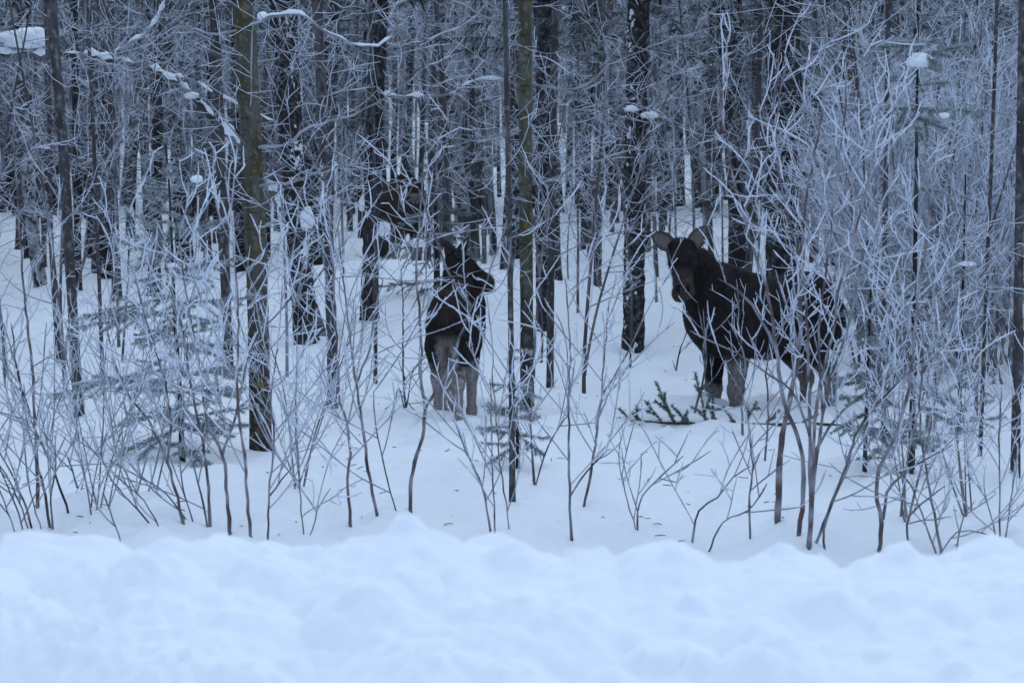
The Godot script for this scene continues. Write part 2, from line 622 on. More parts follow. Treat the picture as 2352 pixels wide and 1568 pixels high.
# forward is +x; head given by where the poll is and which way the muzzle points
var fat := 1.0
var head_size := 1.0
var warm := 0.0
func moose(called: String, at: Vector3, turn: float, scale: float, poll: Vector3, muzzle: Vector3, head_up: Vector3, ears: Array, label: String, calf: bool, step := 0.0) -> Node3D:
	var o := thing(called, at, label, "moose", "moose in the wood")
	o.rotation.y = turn
	var S := scale
	var bones := []
	var B := func(a: Vector3, ra: float, e: Vector3, re: float) -> void: bones.append([a * Vector3(S, S, S * fat), ra * S, e * Vector3(S, S, S * fat), re * S])
	# trunk
	B.call(Vector3(0.52, 1.27, 0), 0.30 * fat, Vector3(0.05, 1.26, 0), 0.315 * fat)
	B.call(Vector3(0.05, 1.26, 0), 0.315 * fat, Vector3(-0.55, 1.33, 0), 0.275 * fat)
	B.call(Vector3(0.48, 1.13, 0), 0.27, Vector3(-0.05, 1.10, 0), 0.275)
	B.call(Vector3(-0.05, 1.10, 0), 0.275, Vector3(-0.5, 1.2, 0), 0.24)
	B.call(Vector3(0.48, 1.58, 0), 0.16, Vector3(0.12, 1.5, 0), 0.13)
	B.call(Vector3(-0.5, 1.42, 0), 0.19, Vector3(-0.72, 1.34, 0), 0.17)
	for s in [-1.0, 1.0]:
		var fs: float = step * s
		B.call(Vector3(0.48, 1.32, 0.16 * s), 0.17, Vector3(0.40, 1.0, 0.19 * s), 0.125)
		B.call(Vector3(0.40, 1.0, 0.19 * s), 0.125, Vector3(0.42 + fs * 0.4, 0.56, 0.17 * s), 0.066)
		B.call(Vector3(0.42 + fs * 0.4, 0.56, 0.17 * s), 0.066, Vector3(0.40 + fs * 0.6, 0.14, 0.17 * s), 0.046)
		B.call(Vector3(0.40 + fs * 0.6, 0.14, 0.17 * s), 0.05, Vector3(0.44 + fs * 0.6, 0.03, 0.17 * s), 0.055)
		B.call(Vector3(-0.56, 1.30, 0.13 * s), 0.21 * fat, Vector3(-0.44, 0.95, 0.195 * s), 0.14)
		B.call(Vector3(-0.44, 0.95, 0.195 * s), 0.14, Vector3(-0.70 - fs, 0.60, 0.185 * s), 0.06)
		B.call(Vector3(-0.74, 1.2, 0.13 * s), 0.15, Vector3(-0.62 - fs * 0.5, 0.86, 0.19 * s), 0.085)
		B.call(Vector3(-0.70 - fs, 0.60, 0.185 * s), 0.06, Vector3(-0.66 - fs, 0.15, 0.185 * s), 0.044)
		B.call(Vector3(-0.66 - fs, 0.15, 0.185 * s), 0.047, Vector3(-0.62 - fs, 0.03, 0.185 * s), 0.052)
	B.call(Vector3(-0.86, 1.38, 0), 0.035, Vector3(-0.93, 1.26, 0), 0.028)
	# neck and head
	var P := poll / S
	var F := muzzle.normalized()
	var U := (head_up - F * head_up.dot(F)).normalized()
	var R := F.cross(U)
	var nb := Vector3(0.56, 1.42, 0)
	var mid := nb.lerp(P, 0.55) + Vector3(0, 0.03, 0)
	B.call(nb, 0.25, mid, 0.175)
	B.call(mid, 0.175, P - F * 0.02 - U * 0.05, 0.115)
	B.call(Vector3(0.62, 1.2, 0), 0.2, mid - Vector3(0, 0.08, 0), 0.14)
	var hs := head_size
	var H := func(x: float, y: float, z: float) -> Vector3: return P + (F * x + U * y + R * z) * hs
	B.call(H.call(0.02, 0.0, -0.02), 0.118 * hs, H.call(0.02, 0.0, 0.02), 0.118 * hs)
	B.call(H.call(0.02, 0.0, 0), 0.115 * hs, H.call(0.2, 0.005, 0), 0.112 * hs)
	B.call(H.call(0.2, 0.0, 0), 0.11 * hs, H.call(0.42, 0.0, 0), 0.078 * hs)
	B.call(H.call(0.42, 0.0, 0), 0.08 * hs, H.call(0.56, 0.005, 0), 0.09 * hs)
	B.call(H.call(0.56, 0.0, -0.035), 0.068 * hs, H.call(0.6, -0.02, 0.035), 0.068 * hs)
	B.call(H.call(0.16, -0.07, 0), 0.09 * hs, H.call(0.5, -0.085, 0), 0.052 * hs)
	for s in [-1.0, 1.0]: B.call(H.call(0.18, 0.06, 0.075 * s), 0.04, H.call(0.26, 0.045, 0.065 * s), 0.03)
	if not calf: B.call(H.call(0.2, -0.16, 0), 0.05, H.call(0.26, -0.32, 0), 0.02)
	var b := field_mesh(bones, 0.017 if not calf else 0.014, 0.065 * S)
	var dark := Color(0.0105, 0.0088, 0.0095)
	var brown := Color(0.023, 0.017, 0.0155) if not calf else Color(0.030, 0.021, 0.018)
	var pale := Color(0.17, 0.155, 0.145) if not calf else Color(0.27, 0.245, 0.23)
	for k in b.v.size():
		var p := b.v[k] / S
		var q := p * 1.0
		var n1 := nz.get_noise_3d(q.x * 9.0, q.y * 9.0, q.z * 9.0)
		var n2 := nz.get_noise_3d(q.x * 40.0, q.y * 22.0, q.z * 40.0)
		var c := dark.lerp(brown, clampf(0.35 + warm + n1 * 0.9 + (0.55 if calf and p.y > 1.25 and p.x < 0.4 else 0.0), 0, 2.2))
		var leg := clampf((0.80 - p.y) / 0.2 + n1 * 0.5, 0.0, 1.0)
		if p.x > 0.0 and not calf: leg = clampf((0.78 - p.y + (0.1 if p.z < 0 else -0.14)) / 0.1 + n1 * 0.4, 0.0, 1.0)
		if p.x < -0.5:                         # light inner thighs and breech
			leg = maxf(leg, clampf((1.12 - p.y) / 0.2, 0, 1) * clampf((0.15 - absf(p.z)) / 0.07 + n1 * 0.5, 0, 1))
		c = c.lerp(pale, leg)
		var hd := p - P
		var hx := hd.dot(F) / hs
		if hx > 0.3 and hd.length() < 0.9 and p.y > 0.9 and absf(hd.dot(R)) < 0.16 and p.x > 0.5:
			c = c.lerp(Color(0.045, 0.034, 0.030), clampf((hx - 0.3) / 0.15, 0, 1))
			var hy := hd.dot(U) / hs
			var hz := absf(hd.dot(R)) / hs
			if hx > 0.555 and hx < 0.625 and absf(hz - 0.05) < 0.018 and hy > 0.0: c = Color(0.004, 0.004, 0.004)
			if hx > 0.5 and absf(hy + 0.055) < 0.012: c = Color(0.006, 0.005, 0.005)
		c *= 1.0 + 0.7 * n2
		c.a = 1.0
		b.c[k] = c
		b.v[k] += b.n[k] * (0.005 * n2 + 0.006 * n1) * S
	for e in ears:                             # [side, axis, opening]
		ear(b, (H.call(0.01, 0.045, 0.085 * e[0]) as Vector3) * S, e[1], e[2], (0.31 if calf else 0.255) * S, 0.088 * S, Color(0.020, 0.017, 0.016), Color(0.17, 0.15, 0.135))
	# guard hairs that roughen the outline
	var skin := b.v.size()
	for k in skin:
		if rng.randf() > 0.8: continue
		var p := b.v[k]
		var nn := b.n[k]
		var lay := (Vector3(-0.6, -0.8, 0) - nn * Vector3(-0.6, -0.8, 0).dot(nn)).normalized()
		var d := (lay + nn * rf(0.25, 0.6)).normalized()
		var s := d.cross(nn).normalized() * 0.0035
		var len := rf(0.012, 0.03) * S
		if p.y / S > 1.5 and p.x > 0.2 * S: len *= 1.5
		b.tri(p - s, p + s, p + d * len, nn, b.c[k] * rf(0.8, 1.5))
	part("body", b, M.fur, o)
	for s in [-1.0, 1.0]:
		var e := Buf.new()
		_ball(e, (H.call(0.215, 0.062, 0.098 * s) as Vector3) * S, 0.021 * S, Color(0.006, 0.005, 0.005))
		part("eye", e, M.eye, o)
	return o

func _ball(b: Buf, at: Vector3, r: float, col: Color) -> void:
	var base := b.v.size()
	for j in 9:
		for s in 12:
			var a := PI * j / 8.0
			var d := Vector3(sin(a) * cos(TAU * s / 12.0), cos(a), sin(a) * sin(TAU * s / 12.0))
			b.v.append(at + d * r); b.n.append(d); b.c.append(col)
	for j in 8:
		for s in 12:
			var o := base + j * 12
			b.i.append_array([o + s, o + 12 + s, o + (s + 1) % 12, o + (s + 1) % 12, o + 12 + s, o + 12 + (s + 1) % 12])

# ------------------------------------------------------------------ materials
func matte(called: String, rough: float, spec := 0.3) -> StandardMaterial3D:
	var m := StandardMaterial3D.new()
	m.resource_name = called
	m.vertex_color_use_as_albedo = true
	m.roughness = rough
	m.metallic_specular = spec
	m.cull_mode = BaseMaterial3D.CULL_DISABLED
	return m

func noise_tex(freq: float, size: int, normal: bool, strength := 4.0) -> NoiseTexture2D:
	var t := NoiseTexture2D.new()
	var n := FastNoiseLite.new()
	n.noise_type = FastNoiseLite.TYPE_SIMPLEX_SMOOTH
	n.frequency = freq
	n.fractal_octaves = 5
	t.noise = n
	t.width = size
	t.height = size
	t.seamless = true
	t.as_normal_map = normal
	t.bump_strength = strength
	return t

func materials() -> void:
	M.wood = matte("frosted wood", 0.85)
	M.bark = matte("bark", 0.9, 0.25)
	M.bark.normal_enabled = true
	M.bark.normal_texture = noise_tex(0.02, 512, true, 6.0)
	M.bark.normal_scale = 0.8
	M.bark.uv1_triplanar = true
	M.bark.uv1_scale = Vector3(3.0, 1.6, 3.0)
	M.frost = matte("hoar frost", 0.7)
	M.needle = matte("spruce needles", 0.7)
	M.fur = matte("fur", 0.75, 0.3)
	M.eye = matte("eye", 0.08, 0.5)
	for nm in ["snow", "bank"]:
		var s := StandardMaterial3D.new()
		s.resource_name = nm
		s.albedo_color = Color(0.84, 0.86, 0.89).linear_to_srgb()
		s.roughness = 0.85
		s.metallic_specular = 0.25
		s.cull_mode = BaseMaterial3D.CULL_DISABLED
		s.normal_enabled = true
		s.normal_texture = noise_tex(0.03, 512, true, 5.0)
		s.normal_scale = 0.35
		s.uv1_triplanar = true
		s.uv1_world_triplanar = true
		s.uv1_scale = Vector3.ONE * (0.9 if nm == "snow" else 2.2)
		M[nm] = s

# ------------------------------------------------------------------ builders of whole plants
func finish(o: Node3D, t: Plant, stem_called: String, rest_called: String) -> void:
	part(stem_called, t.out[0], M.bark if stem_called == "trunk" else M.wood, o)
	var b := Buf.new()
	for k in [1, 2, 3]: b.add(t.out[k])
	part(rest_called, b, M.wood, o)
	if t.fuzz and t.fuzz.v.size(): 
		var f := part("frost", t.fuzz, M.frost, o)
		if f: f.set_meta("kind", "stuff")

func rebased(path: Array, base: Vector3) -> Array:
	var o := []
	for p in path: o.append(p - base)
	return o

# photograph polyline -> points at the depth of its foot, continued upwards to a full height
func path_from(uv: Array, full: float, lean := 0.0) -> Array:
	var g := ground_at(uv[0][0], uv[0][1])
	var o := [g - Vector3(0, 0.15, 0)]
	for k in range(1, uv.size()): o.append(at_depth(uv[k][0], uv[k][1], -g.z + lean * k))
	var top: Vector3 = o[-1]
	if full > top.y + 0.3:
		var d: Vector3 = (top - o[-2]).normalized()
		d = (d + Vector3(0, 0.6, 0)).normalized()
		o.append(top + d * (full - top.y) * 0.5)
		o.append(o[-1] + (d + Vector3(0, 0.5, 0)).normalized() * (full - top.y) * 0.5)
	return o

func hero_tree(called: String, kind: String, uv: Array, w0: float, w1: float, label: String, opt := {}) -> Node3D:
	var full: float = opt.get("full", 9.0)
	var path := path_from(uv, full)
	var base: Vector3 = path[0]
	var depth := -base.z
	var r0 := w0 * units(depth) * 0.5
	var r1 := w1 * units(depth) * 0.5
	var o := thing(called, base, label, "tree", "trunks standing in the wood")
	var rel := rebased(path, base)
	var pts := spline(rel, 0.018 if depth < 32.0 else 0.045)
	var b := Buf.new()
	# width reaches w1 at the picture's top edge, then goes on to a thin leader
	var nvis := 0
	var seen_top: Vector3 = rel[uv.size() - 1]
	for k in pts.size():
		if pts[k].y <= seen_top.y: nvis = k
	var low := pts.slice(0, nvis + 1)
	trunk(b, low, r0 / 1.25, r1, kind, 40 if r0 > 0.07 else 18, true)
	if nvis < pts.size() - 30:
		var up := PackedVector3Array()
		for k in range(nvis, pts.size(), 10): up.append(pts[k])
		if up.size() > 2: trunk(b, up, r1, 0.015, kind, 10, false)
	part("trunk", b, M.bark, o)
	var style: String = opt.get("style", "dead" if kind == "spruce" else "alder")
	var t := plant(style)
	t.bark = Color(0.04, 0.036, 0.037) if kind == "spruce" else Color(0.075, 0.068, 0.07)
	if opt.has("per"): t.P.per[0] = opt.per
	t.P.t0[0] = opt.get("t0", 0.12)
	var coarse := PackedVector3Array()
	for k in range(0, pts.size(), 8): coarse.append(pts[k])
	var dump := t.out[0] as Buf
	along(t, coarse, r0 * 0.4, 0, 0.01, opt.get("to", 0.95))
	t.out[0] = Buf.new()
	var cr := Buf.new()
	for k in [1, 2, 3]: cr.add(t.out[k])
	if kind == "spruce": 
		live_boughs(cr, cr, pts, full)
	part("crown", cr, M.wood, o)
	if opt.has("snow"):
		var sn := Buf.new()
		var sd: Vector3 = opt.get("side", Vector3(-0.8, 0, 0.6)).normalized()
		crust(sn, low, r0 / 1.25 + 0.004, r1 + 0.004, sd, opt.snow)
		var s := part("snow_crust", sn, M.frost, o)
		if s: s.set_meta("kind", "stuff")
	return o

func live_boughs(wood: Buf, leaf: Buf, pts: PackedVector3Array, full: float) -> void:
	# the living crown starts above the reach of the picture for the near trees
	var dark := Color(0.022, 0.036, 0.026)
	var white := Color(0.34, 0.37, 0.40)
	for k in 26:
		var f := rf(0.0, 1.0)
		var y := lerpf(full * 0.42, full * 0.97, f)
		var at := Vector3.ZERO
		for p in pts:
			at = p
			if p.y > y: break
		var a := rf(0, TAU)
		var d := Vector3(cos(a), rf(-0.3, 0.05), sin(a)).normalized()
		sprays(wood, leaf, at, d, lerpf(2.0, 0.4, f) * rf(0.7, 1.2), dark, white)

# a bough made of drooping needle sprays, for trees farther off
func sprays(wood: Buf, leaf: Buf, p: Vector3, d: Vector3, L: float, dark: Color, white: Color) -> void:
	var n := 8
	var pts := PackedVector3Array([p])
	for k in n:
		d = (d + Vector3(rf(-0.08, 0.08), 0.05 - 0.02 * k, rf(-0.08, 0.08))).normalized()
		p += d * L / n
		pts.append(p)
	_stick(wood, pts, 0.012, dark, white)
	for k in int(L * 34.0):
		var f := rf(0.2, 1.0) * n
		var j := mini(int(f), n - 1)
		var q := pts[j].lerp(pts[j + 1], f - j)
		var flat := d.cross(Vector3.UP).normalized() * (1.0 if k % 2 else -1.0)
		var s := (flat * rf(0.3, 1.0) + d * rf(0.2, 0.8) + Vector3(0, rf(-1.0, 0.1), 0)).normalized()
		var w := s.cross(Vector3(rf(-1, 1), rf(-1, 1), rf(-1, 1))).normalized() * rf(0.008, 0.02)
		var l := rf(0.1, 0.3)
		var c := dark.lerp(white, clampf(rf(-0.3, 0.8), 0, 1))
		leaf.tri(q - w, q + w, q + s * l, w.cross(s).normalized(), c)

var rime := 1.0
func loose_tree(which: String, h: float, r: float) -> Array:      # [trunk Buf, crown Buf] of a tree for the wood behind
	var pts := PackedVector3Array()
	var p := Vector3(0, -0.2, 0)
	var d := Vector3(rf(-0.05, 0.05), 1, rf(-0.05, 0.05)).normalized()
	var n := int(h / 0.3)
	for k in n + 1:
		pts.append(p)
		d = (d + Vector3(rf(-0.03, 0.03), 0.02, rf(-0.03, 0.03))).normalized()
		p += d * h / n
	var tb := Buf.new()
	var kind := "spruce" if which == "dead" else ("birch" if rng.randf() < 0.2 else "grey")
	trunk(tb, pts, r, r * 0.2, kind, 8, false)
	var t := plant(which)
	t.bark = Color(0.045, 0.041, 0.042) if which == "dead" else Color(0.062, 0.058, 0.072)
	t.P.t0[0] = 0.16 if which == "dead" else 0.34
	for k in 4: t.P.frost[k] = minf(1.0, t.P.frost[k] * rime)
	along(t, pts, r * 0.5, 0, 0.01, 0.42 if which == "dead" else 0.97)
	var cr := Buf.new()
	for k in [1, 2, 3]: cr.add(t.out[k])
	if which == "dead": live_boughs(cr, cr, pts, h)
	return [tb, cr]

func sapling(uv: Array, w0: float, label: String, opt := {}) -> Node3D:
	# uv: list of stems, each a list of photograph points from the foot up
	var first := ground_at(uv[0][0][0], uv[0][0][1])
	var depth: float = -first.z
	var o := thing(opt.get("called", "frosted_sapling"), first, label, opt.get("category", "sapling"), opt.get("group", "frosted saplings and shrubs"))
	var twigs := Buf.new()
	var fuzz := Buf.new()
	for st in uv:
		var t := plant(opt.get("style", "sapling"))
		t.span = opt.get("span", 1.0)
		if opt.has("per"): t.P.per[0] = opt.per
		if opt.has("t0"): t.P.t0[0] = opt.t0
		t.bark = opt.get("bark", Color(0.088, 0.066, 0.066))
		t.fuzz = fuzz
		if opt.has("frost"):
			for k in 4: t.P.frost[k] *= float(opt.frost)
		var pts := []
		var dz := 0.0
		var drift := rf(-0.12, 0.12)
		for k in st.size():
			var p := at_depth(st[k][0], st[k][1], depth + dz)
			if k == 0 and (st == uv[0] or absf(p.y - height(p.x, p.z)) < 0.16):
				p.y = minf(p.y, height(p.x, p.z)) - 0.06
			pts.append(p - first)
			dz += drift
		var sp := spline(pts, 0.06)
		for k in range(1, sp.size()):          # small crooks of the wood
			var q := sp[k] + first
			sp[k] += 0.010 * Vector3(nz.get_noise_3d(q.x * 9.0, q.y * 9.0, q.z * 3.0), 0, nz.get_noise_3d(q.z * 9.0, q.y * 9.0, q.x * 3.0))
		along(t, sp, w0 * units(depth) * (0.35 if st == uv[0] else 0.24), 0, 0.0042)
		part("stem", t.out[0], M.wood, o)
		for k in [1, 2, 3]: twigs.add(t.out[k])
	part("twigs", twigs, M.wood, o)
	var f := part("frost", fuzz, M.frost, o)
	if f: f.set_meta("kind", "stuff")
	if opt.has("lumps"):
		var sn := Buf.new()
		for l in opt.lumps: snow_lump(sn, at_depth(l[0], l[1], depth) - first, Vector3(l[2], l[3], l[2]) * units(depth))
		part("snow_clump", sn, M.snow, o)
	return o

func copy(proto: Node3D, at: Vector3, turn: float, sc: Vector3, called: String, label: String, category: String, group: String) -> Node3D:
	var c := proto.duplicate() as Node3D
	c.name = numbered(called)
	add_child(c)
	c.position = at
	c.rotation.y = turn
	c.scale = sc
	tag(c, label, category, group)
	return c

# ------------------------------------------------------------------ scene
func _ready() -> void:
	rng.seed = 20240117
	nz.seed = 11
	nz.noise_type = FastNoiseLite.TYPE_SIMPLEX_SMOOTH
	nz.frequency = 1.0
	nz.fractal_octaves = 2

	# camera
	var cam := Camera3D.new()
	cam.name = "camera"
	add_child(cam)
	var lens := CameraAttributesPhysical.new()
	lens.frustum_focal_length = 85.0
	lens.frustum_focus_distance = 21.0
	lens.frustum_near = 0.1
	lens.frustum_far = 600.0
	lens.exposure_aperture = 5.2
	cam.attributes = lens
	cam.fov = rad_to_deg(2.0 * atan(HALF))
	cam.near = 0.1
	cam.far = 600.0
	cam.position = EYE
	cam.rotation_degrees = Vector3(PITCH, 0, 0)
	cam.current = true
	# sky, exposure, air
	var env := Environment.new()
	env.background_mode = Environment.BG_SKY
	var sm := ProceduralSkyMaterial.new()
	sm.sky_energy_multiplier = 1.2
	sm.sky_top_color = Color(0.64, 0.785, 0.97).linear_to_srgb()
	sm.sky_horizon_color = Color(0.29, 0.41, 0.76).linear_to_srgb()
	sm.ground_bottom_color = Color(0.24, 0.31, 0.46).linear_to_srgb()
	sm.ground_horizon_color = Color(0.30, 0.40, 0.60).linear_to_srgb()
	sm.sky_curve = 0.3
	var sky := Sky.new()
	sky.sky_material = sm
	env.sky = sky
	env.background_energy_multiplier = 1.0
	env.tonemap_mode = Environment.TONE_MAPPER_LINEAR
	env.tonemap_exposure = 1.06
	env.sdfgi_enabled = true
	env.ssao_enabled = true
	env.ssil_enabled = true
	env.fog_enabled = false
	env.fog_density = 0.0012
	env.fog_light_color = Color(0.80, 0.84, 0.95)
	var we := WorldEnvironment.new()
	we.name = "world_environment"
	we.environment = env
	add_child(we)
	var sun := DirectionalLight3D.new()
	sun.name = "overcast_sun"
	sun.light_energy = 0.2
	sun.light_color = Color(0.76, 0.87, 1.0)
	sun.light_angular_distance = 40.0
	sun.shadow_enabled = true
	sun.rotation_degrees = Vector3(-55, -20, 0)
	add_child(sun)

	materials()
	tracks_of_moose()
	terrain()
	print("terrain ", Time.get_ticks_msec())
	bank()
	print("bank ", Time.get_ticks_msec())
	animals()
	print("animals ", Time.get_ticks_msec())
	big_trees()
	print("trees ", Time.get_ticks_msec())
	wood_behind()
	print("wood ", Time.get_ticks_msec())
	undergrowth()
	print("undergrowth ", Time.get_ticks_msec())

func tracks_of_moose() -> void:
	for a in [[1000, 965], [1068, 935], [1020, 905], [1050, 890], [1660, 935], [1695, 905], [1905, 925], [1945, 900], [1610, 960], [1130, 985], [1075, 1000], [960, 1010], [1500, 1010]]:
		var p := ground_at(a[0], a[1])
		tracks.append(Vector3(p.x, p.z, rf(0.16, 0.24)))

func terrain() -> void:
	var f := func(x: float, z: float) -> float: return height(x, z)
	var zs := spaced(-7.0, -11.0, 0.2)
	zs.append_array(spaced(-11.08, -34.0, 0.08))
	zs.append_array(spaced(-34.3, -70.0, 0.3))
	zs.append_array(spaced(-74.0, -420.0, 8.0))
	var xs := spaced(-160.0, -20.0, 10.0)
	xs.append_array(spaced(-19.0, -8.5, 0.5))
	xs.append_array(spaced(-8.4, 8.4, 0.08))
	xs.append_array(spaced(8.5, 19.0, 0.5))
	xs.append_array(spaced(20.0, 160.0, 10.0))
	var o := part("ground", sheet(xs, zs, f), M.snow, self)
	o.set_meta("kind", "structure")
	o.set_meta("label", "soft undulating snow covering the forest floor")

func bank() -> void:
	var crest := [[0, 1225], [60, 1220], [150, 1236], [210, 1228], [260, 1234], [290, 1262], [330, 1250], [400, 1236], [480, 1226], [560, 1232], [640, 1250], [720, 1264], [780, 1248], [850, 1222], [930, 1186], [1000, 1205], [1080, 1246], [1150, 1260], [1200, 1250], [1250, 1272], [1300, 1276], [1340, 1264], [1380, 1266], [1420, 1288], [1460, 1268], [1500, 1256], [1560, 1248], [1600, 1262], [1650, 1286], [1700, 1282], [1750, 1268], [1790, 1262], [1850, 1268], [1900, 1280], [1945, 1302], [1990, 1270], [2050, 1256], [2090, 1246], [2130, 1262], [2170, 1286], [2230, 1278], [2300, 1262], [2352, 1266]]
	var D := 6.0
	var cx := PackedFloat32Array()
	var cy := PackedFloat32Array()
	for c in crest:
		var p := at_depth(c[0], c[1], D)
		cx.append(p.x)
		cy.append(p.y - 0.016)
	var clods := []
	var r2 := RandomNumberGenerator.new()
	r2.seed = 5
	for k in 1500:
		var r := r2.randf_range(0.012, 0.06) if k % 8 else r2.randf_range(0.09, 0.24)
		clods.append([r2.randf_range(-3.2, 3.2), r2.randf_range(4.0, 6.3), r, r2.randf_range(0.3, 0.85)])
	var xs := spaced(-14.0, -2.2, 0.12)
	xs.append_array(spaced(-2.19, 2.19, 0.011))
	xs.append_array(spaced(2.2, 14.0, 0.12))
	var zs := spaced(1.5, -3.6, 0.15)
	zs.append_array(spaced(-3.62, -6.5, 0.012))
	zs.append_array(spaced(-6.6, -10.0, 0.1))
	var w := xs.size()
	var H := PackedFloat32Array()
	H.resize(w * zs.size())
	for r in zs.size():
		var d := -zs[r]
		for k in w:
			var x := xs[k]
			var c := 1.47 + 0.06 * nz.get_noise_1d(x * 1.7)
			if x >= cx[0] and x <= cx[cx.size() - 1]:
				var j := 0
				while j < cx.size() - 2 and cx[j + 1] < x: j += 1
				c = lerpf(cy[j], cy[j + 1], smoothstep(0.0, 1.0, (x - cx[j]) / (cx[j + 1] - cx[j])))
			var fall := (D - d) * 0.30 if d < D else (d - D) * (d - D) * 0.55 + (d - D) * 0.12
			var mean := 1.46
			var near := exp(-absf(D - d) * (2.6 if d < D else 1.2))
			var h := mean + (c - mean) * near - fall
			h = maxf(h, 0.78 - 0.02 * maxf(0.0, 3.0 - d)) if d < D else maxf(h, -0.4)
			h += 0.016 * nz.get_noise_2d(x * 4.5, d * 5.5) * smoothstep(0.0, 0.4, absf(D - d)) + 0.006 * nz.get_noise_2d(x * 15.0, d * 18.0)
			H[r * w + k] = h
	# frozen clods thrown up by the plough
	var C := PackedFloat32Array()
	C.resize(H.size())
	for c in clods:
		var amp: float = c[2] * c[3] * 0.7
		if c[2] > 0.08 and absf(c[1] - D) < c[2] * 1.2: amp *= 0.25
		for r in zs.size():
			var dz: float = -zs[r] - c[1]
			if absf(dz) > c[2]: continue
			var from := xs.bsearch(c[0] - c[2])
			for k in range(from, w):
				var dx: float = xs[k] - c[0]
				if dx > c[2]: break
				var q: float = (dx * dx + dz * dz) / (c[2] * c[2])
				if q < 1.0: C[r * w + k] = maxf(C[r * w + k], amp * pow(1.0 - q, 0.8) * (1.0 + 0.3 * nz.get_noise_2d(xs[k] * 16.0 + amp * 90.0, zs[r] * 16.0))) + 0.12 * amp * (1.0 - q) * (1.0 - q)
	var b := Buf.new()
	for r in zs.size():
		for k in w:
			b.v.append(Vector3(xs[k], H[r * w + k] + C[r * w + k], zs[r]))
			b.n.append(Vector3.UP)
			b.c.append(Color.WHITE)
			if r and k:
				var q := r * w + k
				b.i.append_array([q - w - 1, q - 1, q, q - w - 1, q, q - w])
	renormal(b)
	for k in b.n.size():
		if b.n[k].y < 0: b.n[k] = -b.n[k]
	var o := part("snow_bank", b, M.bank, self)
	o.set_meta("kind", "structure")
	o.set_meta("label", "lumpy ploughed snow bank along the road")

func animals() -> void:
	# cow: fore feet stand at (1662, 930), body goes off to the side and away
	var ang := deg_to_rad(32.0)
	var fwd := Vector3(-cos(ang), 0, sin(ang))
	var S := 1.02
	var foot := ground_at(1664, 928)
	var at := foot - fwd * 0.42 * S
	at.y = height(at.x, at.z) - 0.40
	var turn := atan2(-fwd.z, fwd.x)
	var inv := Basis(Vector3.UP, turn).inverse()
	var poll := at_depth(1566, 574, -foot.z - 0.55)
	head_size = 0.88
	var look := inv * Vector3(-0.03, -0.70, 0.71)
	var up := inv * Vector3(0.0, 0.55, 0.8)
	moose("moose", at, turn, S, inv * (poll - at), look, up, [[-1.0, inv * Vector3(0.62, 0.85, -0.15), inv * Vector3(0.1, 0.05, 1.0)], [1.0, inv * Vector3(-0.95, 0.62, -0.15), inv * Vector3(-0.05, 0.05, 1.0)]],
		"dark adult moose with both ears up, facing out from behind a frosted shrub", false)
	# calf: seen from behind, head turned to the side
	fwd = Vector3(0.10, 0, -1).normalized()
	S = 0.82
	fat = 0.71
	head_size = 0.95
	foot = ground_at(1030, 948)
	at = foot + fwd * 0.66 * S
	at.y = height(at.x, at.z) - 0.12
	turn = atan2(-fwd.z, fwd.x)
	inv = Basis(Vector3.UP, turn).inverse()
	poll = at_depth(1042, 602, -at.z + 0.62)
	moose("moose_calf", at, turn, S, inv * (poll - at), inv * Vector3(0.90, -0.45, -0.14), inv * Vector3(0.4, 0.9, 0.1), [[1.0, inv * Vector3(0.42, 0.9, 0.1), inv * Vector3(0.6, -0.3, -0.7)], [-1.0, inv * Vector3(-0.55, 0.75, -0.3), inv * Vector3(-0.5, 0.0, -0.9)]],
		"moose calf seen from behind with pale hind legs and head turned", true, 0.15)
	# third animal, half hidden among trunks far behind the calf
	fwd = Vector3(0.25, 0, -1).normalized()
	S = 1.0
	fat = 0.95
	warm = 1.3
	at = Vector3(-1.80, 0, -38.0)
	at.y = height(at.x, at.z) - 0.3
	turn = atan2(-fwd.z, fwd.x)
	inv = Basis(Vector3.UP, turn).inverse()
	poll = at_depth(918, 432, -at.z + 0.75)
	moose("moose", at, turn, S, inv * (poll - at), inv * Vector3(0.7, -0.6, -0.3), inv * Vector3(0.3, 0.9, 0.1), [[1.0, inv * Vector3(0.3, 0.9, 0.0), inv * Vector3(0.6, 0, -0.7)], [-1.0, inv * Vector3(-0.5, 0.8, -0.2), inv * Vector3(-0.5, 0.0, -0.9)]],
		"brown moose half hidden behind the dark trunks and snowy boughs", true)

